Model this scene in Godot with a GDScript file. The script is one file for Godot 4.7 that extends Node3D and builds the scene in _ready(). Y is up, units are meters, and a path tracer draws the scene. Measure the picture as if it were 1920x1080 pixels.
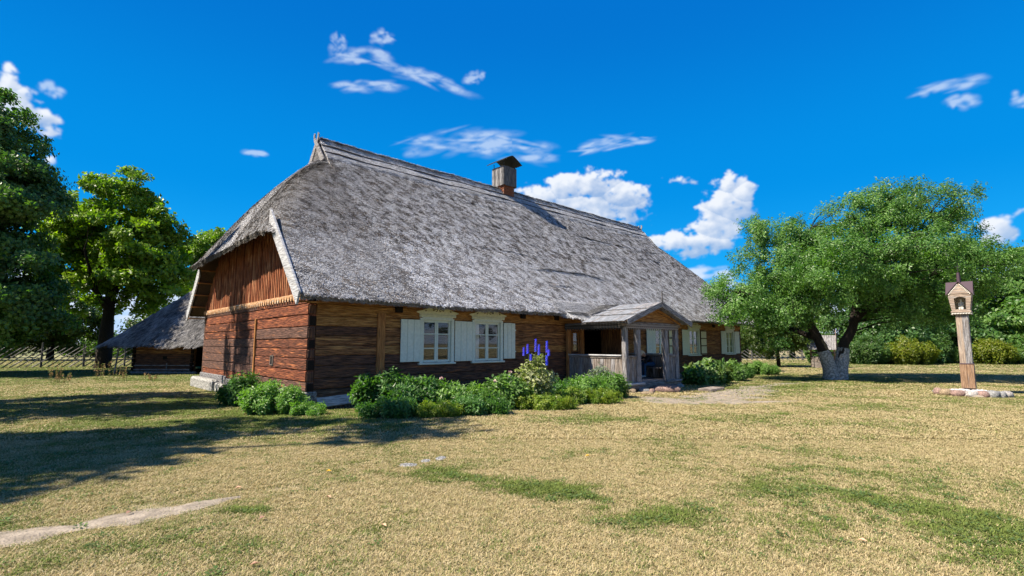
extends Node3D

const EYE := 1.65
const HOUSE_AT := Vector3(-5.10, 0.0, -12.68)
const HOUSE_TURN := 43.2
const SUN_ELEVATION := 50.0

var rng := RandomNumberGenerator.new()
var M := {}
var n_lawn := FastNoiseLite.new()
var n_fine := FastNoiseLite.new()
var n_any := FastNoiseLite.new()
var house: Node3D
var house_inv: Transform3D
var soil_polys := []
var bed_spots := []


# ---------------------------------------------------------------- mesh builder
class MB:
	var v := PackedVector3Array()
	var n := PackedVector3Array()
	var t := PackedVector2Array()
	var c := PackedColorArray()
	var tint := Color(1, 1, 1)
	var shift := Vector2.ZERO

	func tri(a: Vector3, b: Vector3, d: Vector3, ua := Vector2.ZERO, ub := Vector2.ZERO, ud := Vector2.ZERO) -> void:
		# corners counter-clockwise as seen from the front; stored clockwise
		var k := (b - a).cross(d - a).normalized()
		v.append(a); v.append(d); v.append(b)
		n.append(k); n.append(k); n.append(k)
		t.append(ua + shift); t.append(ud + shift); t.append(ub + shift)
		c.append(tint); c.append(tint); c.append(tint)

	func quad(a: Vector3, b: Vector3, d: Vector3, e: Vector3, ua := Vector2.ZERO, ub := Vector2.ZERO, ud := Vector2.ZERO, ue := Vector2.ZERO) -> void:
		tri(a, b, d, ua, ub, ud)
		tri(a, d, e, ua, ud, ue)

	func stri(a: Vector3, b: Vector3, d: Vector3, na: Vector3, nb: Vector3, nd: Vector3, ua := Vector2.ZERO, ub := Vector2.ZERO, ud := Vector2.ZERO) -> void:
		v.append(a); v.append(d); v.append(b)
		n.append(na); n.append(nd); n.append(nb)
		t.append(ua + shift); t.append(ud + shift); t.append(ub + shift)
		c.append(tint); c.append(tint); c.append(tint)

	# a box with chamfered edges; the grain runs along its longest side
	func box(at: Transform3D, size: Vector3, bevel := 0.0) -> void:
		var h := size * 0.5
		var b := minf(bevel, minf(h.x, minf(h.y, h.z)) * 0.45)
		var long := 0 if size.x >= size.y and size.x >= size.z else (1 if size.y >= size.z else 2)
		for ax in 3:
			for sg in [-1.0, 1.0]:
				var u := (ax + 1) % 3
				var w := (ax + 2) % 3
				var p := []
				for k in [[-1, -1], [1, -1], [1, 1], [-1, 1]]:
					var q := Vector3.ZERO
					q[ax] = sg * h[ax]
					q[u] = k[0] * (h[u] - b)
					q[w] = k[1] * (h[w] - b)
					p.append(q)
				if sg < 0.0:
					p.reverse()
				face(at, p, long)
		if b <= 0.0:
			return
		for ax in 3:
			var u := (ax + 1) % 3
			var w := (ax + 2) % 3
			for su in [-1.0, 1.0]:
				for sw in [-1.0, 1.0]:
					var p := []
					for k in [[-1, 0], [1, 0], [1, 1], [-1, 1]]:
						var q := Vector3.ZERO
						q[ax] = k[0] * (h[ax] - b)
						q[u] = su * (h[u] - (b if k[1] == 1 else 0.0))
						q[w] = sw * (h[w] - (0.0 if k[1] == 1 else b))
						p.append(q)
					if su * sw < 0.0:
						p.reverse()
					face(at, p, long)
		for sx in [-1.0, 1.0]:
			for sy in [-1.0, 1.0]:
				for sz in [-1.0, 1.0]:
					var p := [Vector3(sx * h.x, sy * (h.y - b), sz * (h.z - b)), Vector3(sx * (h.x - b), sy * h.y, sz * (h.z - b)), Vector3(sx * (h.x - b), sy * (h.y - b), sz * h.z)]
					if sx * sy * sz < 0.0:
						p.reverse()
					tri(at * p[0], at * p[1], at * p[2])

	func face(at: Transform3D, p: Array, long: int) -> void:
		var k: Vector3 = (p[1] - p[0]).cross(p[2] - p[0]).abs()
		var across := 0
		if k.x >= k.y and k.x >= k.z:
			across = 2 if long == 1 else 1
			if long == 0:
				across = 1
		elif k.y >= k.x and k.y >= k.z:
			across = 2 if long == 0 else 0
		else:
			across = 1 if long == 0 else 0
		var uv := []
		for q in p:
			uv.append(Vector2(q[long], q[across]))
		if k[long] >= k[(long + 1) % 3] and k[long] >= k[(long + 2) % 3]:
			for i in p.size():
				uv[i] = Vector2(p[i][(long + 1) % 3], p[i][(long + 2) % 3])
		quad(at * p[0], at * p[1], at * p[2], at * p[3], uv[0], uv[1], uv[2], uv[3])

	# flat outline (counter-clockwise in x, y seen from +z), given a thickness along z
	func prism(at: Transform3D, outline: PackedVector2Array, depth: float) -> void:
		var poly := outline
		if Geometry2D.is_polygon_clockwise(poly):
			poly = poly.duplicate()
			poly.reverse()
		# Godot calls an outline clockwise with y down; either way, make the signed area positive
		var area := 0.0
		for i in poly.size():
			area += poly[i].cross(poly[(i + 1) % poly.size()])
		if area < 0.0:
			poly = poly.duplicate()
			poly.reverse()
		var idx := Geometry2D.triangulate_polygon(poly)
		var z := depth * 0.5
		for i in range(0, idx.size(), 3):
			var a := poly[idx[i]]
			var b := poly[idx[i + 1]]
			var d := poly[idx[i + 2]]
			if (b - a).cross(d - a) < 0.0:
				var s := b
				b = d
				d = s
			tri(at * Vector3(a.x, a.y, z), at * Vector3(b.x, b.y, z), at * Vector3(d.x, d.y, z), a, b, d)
			tri(at * Vector3(a.x, a.y, -z), at * Vector3(d.x, d.y, -z), at * Vector3(b.x, b.y, -z), a, d, b)
		for i in poly.size():
			var a := poly[i]
			var b := poly[(i + 1) % poly.size()]
			quad(at * Vector3(a.x, a.y, -z), at * Vector3(b.x, b.y, -z), at * Vector3(b.x, b.y, z), at * Vector3(a.x, a.y, z), a, b, b, a)

	# round bar along a path, smooth around
	func tube(path: Array, radii: Array, sides := 6, caps := true, rough := 0.0, seed_ := 0) -> void:
		var rings := []
		var norms := []
		var along := []
		var r := RandomNumberGenerator.new()
		r.seed = seed_ + 7
		var far := 0.0
		var side := Vector3.ZERO
		for i in path.size():
			var d: Vector3 = (path[mini(i + 1, path.size() - 1)] - path[maxi(i - 1, 0)]).normalized()
			if side == Vector3.ZERO:
				side = d.cross(Vector3.RIGHT if absf(d.x) < 0.8 else Vector3.UP).normalized()
			side = (side - d * side.dot(d)).normalized()
			var up := d.cross(side)
			if i > 0:
				far += path[i].distance_to(path[i - 1])
			along.append(far)
			var ring := []
			var nn := []
			for k in sides:
				var a := TAU * k / sides
				var o := side * cos(a) + up * sin(a)
				var rad: float = radii[i] * (1.0 + rough * r.randf_range(-1.0, 1.0))
				ring.append(path[i] + o * rad)
				nn.append(o)
			rings.append(ring)
			norms.append(nn)
		for i in path.size() - 1:
			for k in sides:
				var m := (k + 1) % sides
				var u0 := Vector2(along[i], float(k) / sides)
				var u1 := Vector2(along[i + 1], float(k) / sides)
				var u2 := Vector2(along[i + 1], float(k + 1) / sides)
				var u3 := Vector2(along[i], float(k + 1) / sides)
				stri(rings[i][k], rings[i][m], rings[i + 1][m], norms[i][k], norms[i][m], norms[i + 1][m], u0, u3, u2)
				stri(rings[i][k], rings[i + 1][m], rings[i + 1][k], norms[i][k], norms[i + 1][m], norms[i + 1][k], u0, u2, u1)
		if caps:
			for k in range(1, sides - 1):
				tri(rings[0][0], rings[0][k + 1], rings[0][k])
				tri(rings[-1][0], rings[-1][k], rings[-1][k + 1])

	func lump(at: Vector3, size: Vector3, r: RandomNumberGenerator, rough := 0.16, rings := 5, sides := 8) -> void:
		# an uneven stone
		var pts := []
		var noise := FastNoiseLite.new()
		noise.seed = r.randi()
		noise.frequency = 0.8
		var turn := Basis(Vector3.UP, r.randf() * TAU)
		for i in rings + 1:
			var row := []
			var b := PI * i / rings
			for k in sides:
				var a := TAU * k / sides
				var d := Vector3(sin(b) * cos(a), cos(b), sin(b) * sin(a))
				var f := 1.0 + rough * 2.2 * noise.get_noise_3dv(d * 1.3)
				var q := d.sign() * Vector3(pow(absf(d.x), 0.8), pow(absf(d.y), 0.7), pow(absf(d.z), 0.8))
				row.append(at + turn * (q * size * 0.5 * f))
			pts.append(row)
		for i in rings:
			for k in sides:
				var m := (k + 1) % sides
				var f := [pts[i][k], pts[i][m], pts[i + 1][m], pts[i + 1][k]]
				var nn := []
				for p in f:
					nn.append(((p - at) / (size * size)).normalized())
				stri(f[0], f[1], f[2], nn[0], nn[1], nn[2])
				stri(f[0], f[2], f[3], nn[0], nn[2], nn[3])

	func grid(pts: Array, uvs: Array, flip := false) -> void:
		# pts: rows of points; smooth normals
		var rows := pts.size()
		var cols: int = pts[0].size()
		var nn := []
		for i in rows:
			var row := PackedVector3Array()
			for k in cols:
				var du: Vector3 = pts[i][mini(k + 1, cols - 1)] - pts[i][maxi(k - 1, 0)]
				var dv: Vector3 = pts[mini(i + 1, rows - 1)][k] - pts[maxi(i - 1, 0)][k]
				var q := du.cross(dv).normalized()
				row.append(-q if flip else q)
			nn.append(row)
		for i in rows - 1:
			for k in cols - 1:
				var a: Vector3 = pts[i][k]
				var b: Vector3 = pts[i][k + 1]
				var d: Vector3 = pts[i + 1][k + 1]
				var e: Vector3 = pts[i + 1][k]
				if flip:
					stri(a, d, b, nn[i][k], nn[i + 1][k + 1], nn[i][k + 1], uvs[i][k], uvs[i + 1][k + 1], uvs[i][k + 1])
					stri(a, e, d, nn[i][k], nn[i + 1][k], nn[i + 1][k + 1], uvs[i][k], uvs[i + 1][k], uvs[i + 1][k + 1])
				else:
					stri(a, b, d, nn[i][k], nn[i][k + 1], nn[i + 1][k + 1], uvs[i][k], uvs[i][k + 1], uvs[i + 1][k + 1])
					stri(a, d, e, nn[i][k], nn[i + 1][k + 1], nn[i + 1][k], uvs[i][k], uvs[i + 1][k + 1], uvs[i + 1][k])

	func done(material: Material) -> ArrayMesh:
		var a := []
		a.resize(Mesh.ARRAY_MAX)
		a[Mesh.ARRAY_VERTEX] = v
		a[Mesh.ARRAY_NORMAL] = n
		a[Mesh.ARRAY_TEX_UV] = t
		a[Mesh.ARRAY_COLOR] = c
		var m := ArrayMesh.new()
		m.add_surface_from_arrays(Mesh.PRIMITIVE_TRIANGLES, a)
		m.surface_set_material(0, material)
		return m


# ---------------------------------------------------------------- nodes
func tag(o: Node3D, label := "", category := "", group := "", kind := "") -> void:
	if label: o.set_meta("label", label)
	if category: o.set_meta("category", category)
	if group: o.set_meta("group", group)
	if kind: o.set_meta("kind", kind)


var taken := {}
func numbered(called: String, parent: Node) -> String:
	var key := "%d/%s" % [parent.get_instance_id(), called]
	var k: int = taken.get(key, 0)
	taken[key] = k + 1
	return called if k == 0 else "%s_%03d" % [called, k]


func put(called: String, mesh: Mesh, parent: Node = self, at := Transform3D()) -> MeshInstance3D:
	var o := MeshInstance3D.new()
	o.name = numbered(called, parent)
	o.mesh = mesh
	o.transform = at
	parent.add_child(o, true)
	return o


func base(called: String, at := Vector3.ZERO, turn := 0.0, parent: Node = self) -> Node3D:
	var o := Node3D.new()
	o.name = numbered(called, parent)
	o.position = at
	o.rotation.y = turn
	parent.add_child(o, true)
	return o


func scatter(called: String, mesh: Mesh, where: Array, tints: PackedColorArray, parent: Node = self) -> MultiMeshInstance3D:
	var m := MultiMesh.new()
	m.transform_format = MultiMesh.TRANSFORM_3D
	m.use_colors = true
	m.mesh = mesh
	m.instance_count = where.size()
	var buf := PackedFloat32Array()
	buf.resize(where.size() * 16)
	for i in where.size():
		var x: Transform3D = where[i]
		var k := i * 16
		buf[k] = x.basis.x.x; buf[k + 1] = x.basis.y.x; buf[k + 2] = x.basis.z.x; buf[k + 3] = x.origin.x
		buf[k + 4] = x.basis.x.y; buf[k + 5] = x.basis.y.y; buf[k + 6] = x.basis.z.y; buf[k + 7] = x.origin.y
		buf[k + 8] = x.basis.x.z; buf[k + 9] = x.basis.y.z; buf[k + 10] = x.basis.z.z; buf[k + 11] = x.origin.z
		buf[k + 12] = tints[i].r; buf[k + 13] = tints[i].g; buf[k + 14] = tints[i].b; buf[k + 15] = 1.0
	m.buffer = buf
	var o := MultiMeshInstance3D.new()
	o.name = numbered(called, parent)
	o.multimesh = m
	o.set_meta("kind", "stuff")
	parent.add_child(o, true)
	return o


func at3(x: float, y: float, z: float, ry := 0.0, rx := 0.0, rz := 0.0) -> Transform3D:
	return Transform3D(Basis.from_euler(Vector3(rx, ry, rz)), Vector3(x, y, z))


# ---------------------------------------------------------------- materials
func lin(r: float, g: float, b: float) -> Color:
	return Color(r, g, b).linear_to_srgb()


func plain(r: float, g: float, b: float, rough := 0.85, tex: Texture2D = null, scale := Vector3.ONE, bump: Texture2D = null, bump_cm := 0.0) -> StandardMaterial3D:
	var m := StandardMaterial3D.new()
	m.albedo_color = lin(r, g, b)
	m.roughness = rough
	m.metallic_specular = 0.3
	m.vertex_color_use_as_albedo = true
	m.uv1_scale = scale
	if tex:
		m.albedo_texture = tex
	if bump:
		m.heightmap_enabled = true
		m.heightmap_texture = bump
		m.heightmap_scale = bump_cm
	return m


func seamless(seed_: int, freq: float, octaves := 4, w := 512, h := 512, ridged := false) -> PackedByteArray:
	var q := FastNoiseLite.new()
	q.seed = seed_
	q.noise_type = FastNoiseLite.TYPE_SIMPLEX_SMOOTH
	q.frequency = freq
	q.fractal_octaves = octaves
	q.fractal_type = FastNoiseLite.FRACTAL_RIDGED if ridged else FastNoiseLite.FRACTAL_FBM
	return q.get_seamless_image(w, h).get_data()


# wood: grain streaks, blotches of another tone, dark checks. Linear colours in, sRGB picture out.
func wood(seed_: int, dark: Vector3, light: Vector3, patch: Vector3, patch_share: float, checks := 0.5) -> ImageTexture:
	var grain := seamless(seed_, 0.035, 4)
	var fine := seamless(seed_ + 1, 0.16, 2)
	var blot := seamless(seed_ + 2, 0.012, 3)
	var crack := seamless(seed_ + 3, 0.022, 2, 512, 512, true)
	var out := PackedByteArray()
	out.resize(512 * 512 * 3)
	var lut := PackedByteArray()
	lut.resize(1025)
	for i in 1025:
		lut[i] = int(clampf(Color(i / 1024.0, 0, 0).linear_to_srgb().r, 0.0, 1.0) * 255.0)
	for i in 512 * 512:
		var g := clampf((grain[i] / 255.0 - 0.5) * 1.7 + (fine[i] / 255.0 - 0.5) * 0.8 + 0.5, 0.0, 1.0)
		var p := clampf((blot[i] / 255.0 - (1.0 - patch_share)) * 5.0, 0.0, 1.0)
		var k := 1.0 - checks * clampf((crack[i] / 255.0 - 0.90) * 14.0, 0.0, 1.0)
		var col := (dark.lerp(light, g)).lerp(patch * (0.6 + 0.5 * g), p) * k
		out[i * 3] = lut[int(clampf(col.x, 0.0, 1.0) * 1024.0)]
		out[i * 3 + 1] = lut[int(clampf(col.y, 0.0, 1.0) * 1024.0)]
		out[i * 3 + 2] = lut[int(clampf(col.z, 0.0, 1.0) * 1024.0)]
	return ImageTexture.create_from_image(Image.create_from_data(512, 512, false, Image.FORMAT_RGB8, out))


func mottle(seed_: int, freq: float, low: float, high: float, octaves := 4) -> ImageTexture:
	# grey picture that multiplies a colour
	var a := seamless(seed_, freq, octaves)
	var out := PackedByteArray()
	out.resize(512 * 512)
	for i in 512 * 512:
		out[i] = int(clampf(low + (high - low) * clampf((a[i] / 255.0 - 0.5) * 1.8 + 0.5, 0.0, 1.0), 0.0, 1.0) * 255.0)
	return ImageTexture.create_from_image(Image.create_from_data(512, 512, false, Image.FORMAT_L8, out))


func make_materials() -> void:
	var grain := mottle(5, 0.05, 0.0, 1.0)
	var rough_grey := mottle(8, 0.03, 0.55, 1.0, 5)
	var bump_grey := mottle(9, 0.06, 0.0, 1.0, 5)
	var ws := Vector3(1.0 / 8.5, 1.0 / 0.60, 1)
	# gable logs: red brown, orange where the sun has bleached them
	M.gable = [
		plain(1, 1, 1, 0.8, wood(11, Vector3(.055, .020, .014), Vector3(.26, .085, .042), Vector3(.42, .15, .065), .37), ws, grain, 1.2),
		plain(1, 1, 1, 0.8, wood(21, Vector3(.035, .016, .012), Vector3(.19, .068, .038), Vector3(.46, .165, .07), .32), ws, grain, 1.2),
		plain(1, 1, 1, 0.8, wood(31, Vector3(.045, .026, .022), Vector3(.175, .095, .072), Vector3(.38, .16, .075), .31), ws, grain, 1.2)]
	M.batten = plain(1, 1, 1, 0.8, wood(45, Vector3(.10, .032, .016), Vector3(.36, .125, .055), Vector3(.48, .23, .12), .4, .3), ws, grain, 0.3)
	M.gable_board = [M.gable[0], plain(1, 1, 1, 0.8, wood(41, Vector3(.05, .016, .01), Vector3(.24, .07, .032), Vector3(.42, .19, .085), .35, .3), ws, grain, 0.6)]
	# front logs
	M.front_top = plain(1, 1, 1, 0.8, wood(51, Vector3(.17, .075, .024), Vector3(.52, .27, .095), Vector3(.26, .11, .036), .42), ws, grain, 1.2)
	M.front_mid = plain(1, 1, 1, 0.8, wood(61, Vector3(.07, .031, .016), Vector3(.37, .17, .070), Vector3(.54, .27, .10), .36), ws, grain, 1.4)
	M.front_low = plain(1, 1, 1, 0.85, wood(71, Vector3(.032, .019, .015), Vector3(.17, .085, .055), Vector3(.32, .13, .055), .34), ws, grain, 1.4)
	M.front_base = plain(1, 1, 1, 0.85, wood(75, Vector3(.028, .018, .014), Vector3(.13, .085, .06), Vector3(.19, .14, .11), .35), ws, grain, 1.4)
	M.end_grain = plain(.028, .018, .014, 0.9, rough_grey, Vector3(3, 3, 1))
	M.post = plain(1, 1, 1, 0.8, wood(81, Vector3(.18, .075, .025), Vector3(.46, .215, .075), Vector3(.26, .11, .04), .35), ws, grain, 0.8)
	M.grey = plain(1, 1, 1, 0.85, wood(91, Vector3(.072, .067, .068), Vector3(.35, .338, .345), Vector3(.19, .155, .13), .30), ws, grain, 0.8)
	M.silver = plain(1, 1, 1, 0.8, wood(93, Vector3(.10, .105, .115), Vector3(.34, .36, .40), Vector3(.22, .21, .21), .30), ws, grain, 0.8)
	M.grey_brown = plain(1, 1, 1, 0.85, wood(95, Vector3(.065, .054, .048), Vector3(.31, .27, .24), Vector3(.15, .10, .072), .34), ws, grain, 0.8)
	M.grey_light = plain(1, 1, 1, 0.8, wood(101, Vector3(.20, .20, .21), Vector3(.52, .53, .555), Vector3(.36, .345, .33), .33, .35), ws, grain, 0.5)
	M.grey_dark = plain(1, 1, 1, 0.85, wood(111, Vector3(.03, .03, .032), Vector3(.16, .155, .16), Vector3(.22, .20, .18), .33), ws, grain, 0.8)
	M.trim = plain(1, 1, 1, 0.75, wood(122, Vector3(.30, .14, .06), Vector3(.60, .38, .22), Vector3(.62, .52, .42), .4, .4), ws, grain, 0.5)
	M.honey = plain(1, 1, 1, 0.8, wood(121, Vector3(.17, .10, .062), Vector3(.36, .235, .15), Vector3(.26, .20, .17), .35, .5), ws, grain, 0.8)
	M.honey_pale = plain(1, 1, 1, 0.75, wood(125, Vector3(.20, .15, .12), Vector3(.42, .335, .265), Vector3(.34, .30, .27), .4, .45), ws, grain, 0.5)
	M.dark = plain(.012, .010, .009, 0.9)
	M.white = plain(.62, .655, .56, 0.6, mottle(14, 0.02, 0.95, 1.0, 3), Vector3(.8, .8, 1))
	M.cream = plain(.66, .65, .47, 0.6, mottle(15, 0.02, 0.94, 1.0, 3), Vector3(.8, .8, 1))
	M.scroll = plain(.10, .06, .03, 0.8)
	M.curtain = plain(.7, .68, .62, 0.9)
	M.curtain.backlight_enabled = true
	M.curtain.backlight = Color(.5, .5, .5)
	M.glass = StandardMaterial3D.new()
	M.glass.transparency = BaseMaterial3D.TRANSPARENCY_ALPHA
	M.glass.albedo_color = Color(.25, .3, .3, 0.04)
	M.glass.roughness = 0.02
	M.plaster = plain(.34, .33, .34, 0.9, rough_grey, Vector3(.7, .7, 1), bump_grey, 2.0)
	M.lime = plain(.62, .61, .58, 0.9, rough_grey, Vector3(.7, .7, 1), bump_grey, 3.0)
	M.brick = plain(.42, .14, .07, 0.9, rough_grey, Vector3(3, 3, 1), bump_grey, 1.0)
	M.mortar = plain(.36, .30, .26, 0.95, rough_grey, Vector3(3, 3, 1))
	M.iron = plain(.03, .03, .03, 0.5)
	M.sheet = plain(.05, .055, .05, 0.45, rough_grey, Vector3(2, 2, 1))
	M.purple = plain(.13, .085, .11, 0.55, rough_grey, Vector3(2, 2, 1))
	M.carving = plain(.70, .68, .62, 0.7)
	M.stone_pink = plain(.46, .31, .27, 0.9, rough_grey, Vector3(2, 2, 1), bump_grey, 1.5)
	M.stone_grey = plain(.42, .42, .42, 0.9, rough_grey, Vector3(2, 2, 1), bump_grey, 1.5)
	M.stone_tan = plain(.50, .38, .25, 0.9, rough_grey, Vector3(2, 2, 1), bump_grey, 1.5)
	M.stone_white = plain(.62, .58, .55, 0.9, rough_grey, Vector3(2, 2, 1), bump_grey, 1.5)
	for m in [M.stone_pink, M.stone_grey, M.stone_tan, M.stone_white]:
		m.uv1_triplanar = true
	M.soil = plain(.30, .255, .205, 0.95, mottle(18, 0.010, 0.82, 1.0, 4), Vector3(.9, .9, 1), bump_grey, 0.5)
	M.bark = plain(.07, .055, .045, 0.95, rough_grey, Vector3(1.2, 2, 1), bump_grey, 4.0)
	M.bark_apple = plain(.085, .068, .06, 0.95, rough_grey, Vector3(1.5, 2, 1), bump_grey, 4.0)
	M.whitewash = plain(.52, .51, .53, 0.95, mottle(19, 0.02, 0.62, 1.0, 4), Vector3(.9, 1.5, 1), bump_grey, 1.2)
	M.bare_wood = plain(.42, .33, .22, 0.8, grain, Vector3(.4, 3, 1))
	M.thatch = plain(.42, .41, .42, 0.95, mottle(25, 0.07, 0.12, 1.0, 4), Vector3(.42, .36, 1), grain, 1.0)
	M.thatch_shaded = plain(.15, .14, .14, 0.95, mottle(28, 0.07, 0.3, 1.0, 4), Vector3(.42, .36, 1), grain, 1.0)  # darker copy of the thatch, with tree shade put into its colour
	M.thatch_under = plain(.25, .165, .10, 0.95, mottle(26, 0.06, 0.45, 1.0, 4), Vector3(1.2, 3.0, 1), grain, 5.0)
	M.straw = plain(1, 1, 1, 0.9)
	M.pole = plain(.055, .045, .04, 0.9)
	M.blade = plain(1, 1, 1, 0.85)
	M.blade.backlight_enabled = true
	M.blade.backlight = Color(.7, .7, .6)
	M.leaf = plain(1, 1, 1, 0.42)
	M.leaf.metallic_specular = 0.5
	M.leaf.backlight_enabled = true
	M.leaf.backlight = Color(.9, 1.0, .5)
	M.stalk = plain(.08, .10, .035, 0.85)
	M.petal = plain(1, 1, 1, 0.7)
	M.petal.backlight_enabled = true
	M.petal.backlight = Color(.4, .4, .4)
	M.body = plain(1, 1, 1, 0.85)


# ---------------------------------------------------------------- the air
const CUMULUS := [[3.09, 16.55, 2.47, 1.28], [6.30, 17.40, 2.75, 1.50], [9.35, 17.57, 3.32, 1.60], [12.31, 16.21, 2.59, 1.60], [7.97, 14.85, 6.65, 2.33], [23.85, 16.46, 1.45, 1.17], [24.84, 15.43, 1.22, 1.17], [23.44, 14.34, 2.18, 2.06], [22.19, 12.26, 2.21, 2.21], [20.42, 10.72, 3.75, 1.35], [17.51, 10.73, 2.33, 1.03], [12.86, 19.01, 1.06, 0.50], [18.14, 17.57, 1.68, 0.39], [19.69, 17.25, 1.10, 0.49], [-46.34, 20.45, 0.79, 1.10], [-46.29, 18.83, 1.67, 1.67], [-44.79, 18.46, 1.53, 1.15], [-43.58, 17.40, 0.80, 0.84], [-43.40, 15.19, 0.46, 0.69], [44.24, 9.24, 1.07, 1.12], [44.56, 8.41, 1.30, 0.69], [45.60, 10.57, 0.42, 0.38]]
const CIRRUS := [[-17.81, 29.73, 3.49, 0.53, -8], [-20.15, 30.44, 0.91, 0.94, 30], [-15.29, 31.70, 1.44, 0.47, -5], [-10.69, 28.56, 6.16, 0.61, 12], [-16.65, 27.05, 4.21, 0.35, -6], [-4.44, 28.91, 1.39, 0.41, -10], [-6.86, 22.14, 6.80, 0.99, -6], [0.00, 21.73, 5.63, 1.01, 4], [11.74, 21.81, 4.79, 0.49, -3], [42.08, 21.58, 2.57, 0.38, 3], [42.84, 20.11, 1.15, 0.42, 12], [46.32, 19.19, 0.54, 0.48, -20], [-43.76, 20.84, 0.93, 0.37, 0], [-27.65, 19.03, 1.20, 0.10, -5]]


# puffs of cloud by bearing (degrees right of north), height above the horizon, half width, half height
func paint_sky() -> ImageTexture:
	var w := 4096
	var h := 2048
	var im := Image.create(w, h, false, Image.FORMAT_RGBF)
	var zenith := Color(.0005, .052, .22)
	var high := Color(.0005, .073, .268)
	var mid := Color(.0006, .122, .345)
	var low := Color(.006, .182, .415)
	var haze := Color(.26, .33, .46)
	var base_row := []
	for y in h:
		var el := 90.0 - (y + 0.5) / h * 180.0
		var c := zenith
		if el < 0.0:
			c = Color(.16, .15, .10)
		elif el < 5.0:
			c = haze.lerp(low, smoothstep(0.0, 6.5, el))
		elif el < 14.0:
			c = haze.lerp(low, smoothstep(0.0, 6.5, el)).lerp(mid, smoothstep(5.0, 17.0, el))
		elif el < 36.0:
			c = low.lerp(mid, smoothstep(5.0, 17.0, el)).lerp(high, smoothstep(14.0, 36.0, el))
		else:
			c = high.lerp(zenith, smoothstep(36.0, 80.0, el))
		base_row.append(c)
		im.fill_rect(Rect2i(0, y, w, 1), c)
	var cover := PackedFloat32Array()
	cover.resize(w * h / 2)
	var wisp := PackedFloat32Array()
	wisp.resize(w * h / 2)
	var lift := PackedFloat32Array()
	lift.resize(w * h / 2)
	var hot := {}
	var puffs := CUMULUS.duplicate()
	var r := RandomNumberGenerator.new()
	r.seed = 44
	for k in 64:   # clouds go on unseen all round, with more added to lighten the shade
		var a := r.randf_range(58.0, 302.0)
		var e := 9.0 + 52.0 * pow(r.randf(), 1.4)
		for j in r.randi_range(2, 5):
			puffs.append([a + r.randf_range(-4, 4) / cos(deg_to_rad(e)), e + r.randf_range(-1.2, 1.6), r.randf_range(1.4, 4.2) / cos(deg_to_rad(e)), r.randf_range(1.0, 2.6)])
	var per := w / 360.0
	for p in puffs:
		var reach := 1.5
		for y in range(int((90.0 - p[1] - p[3] * reach) * per), int((90.0 - p[1] + p[3] * reach) * per) + 1):
			if y < 0 or y >= h / 2:
				continue
			var dy: float = (90.0 - y / per - p[1]) / p[3]
			for x in range(int((p[0] - p[2] * reach) * per), int((p[0] + p[2] * reach) * per) + 1):
				var dx: float = (x / per - p[0]) / p[2]
				var d := 1.0 - (dx * dx + dy * dy) / (reach * reach)
				if d > 0.0:
					var i := y * w + posmod(x, w)
					d *= smoothstep(-0.2, 1.3, p[3])
					if d > cover[i]: lift[i] = dy
					cover[i] = maxf(cover[i], d) + 0.12 * minf(d, cover[i])
					hot[i] = true
	var streaks := CIRRUS.duplicate()
	for k in 14:
		streaks.append([r.randf_range(58.0, 302.0), r.randf_range(16.0, 40.0), r.randf_range(2.0, 7.0), r.randf_range(0.5, 1.2), r.randi_range(-15, 15)])
	# each wisp is a sheaf of thin overlapping filaments
	var strands := []
	for p in streaks:
		for k in 34:
			var along := r.randf_range(-1.0, 1.0)
			var tilt: float = deg_to_rad(p[4] + r.randf_range(-13.0, 13.0) + along * 9.0)
			var ca := cos(deg_to_rad(p[4]))
			var sa := sin(deg_to_rad(p[4]))
			var u: float = along * p[2] * 0.8
			var v: float = r.randf_range(-1.0, 1.0) * p[3] * 1.5 * (1.0 - 0.6 * absf(along))
			strands.append([p[0] + u * ca + v * sa, p[1] - u * sa + v * ca, p[2] * r.randf_range(0.14, 0.55), r.randf_range(0.05, 0.26) * (0.6 + 0.6 * p[3]), tilt, r.randf_range(0.10, 0.42)])
	for p in strands:
		var ca := cos(p[4])
		var sa := sin(p[4])
		var rx: float = absf(p[2] * ca) + absf(p[3] * sa) * 2.0
		var ry: float = absf(p[2] * sa) + absf(p[3] * ca) * 2.0
		for y in range(int((90.0 - p[1] - ry) * per), int((90.0 - p[1] + ry) * per) + 1):
			if y < 0 or y >= h / 2:
				continue
			for x in range(int((p[0] - rx) * per), int((p[0] + rx) * per) + 1):
				var ax: float = x / per - p[0]
				var ay: float = 90.0 - y / per - p[1]
				var dx: float = (ax * ca - ay * sa) / p[2]
				var dy: float = (ax * sa + ay * ca) / (p[3] * 2.0)
				var d := 1.0 - dx * dx - dy * dy
				if d > 0.0:
					var i := y * w + posmod(x, w)
					wisp[i] += d * d * p[5]
					hot[i] = true
	var q := FastNoiseLite.new()
	q.seed = 3
	q.frequency = 0.42
	q.fractal_octaves = 5
	q.fractal_gain = 0.52
	var big := FastNoiseLite.new()
	big.seed = 9
	big.frequency = 0.25
	big.fractal_octaves = 3
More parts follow.
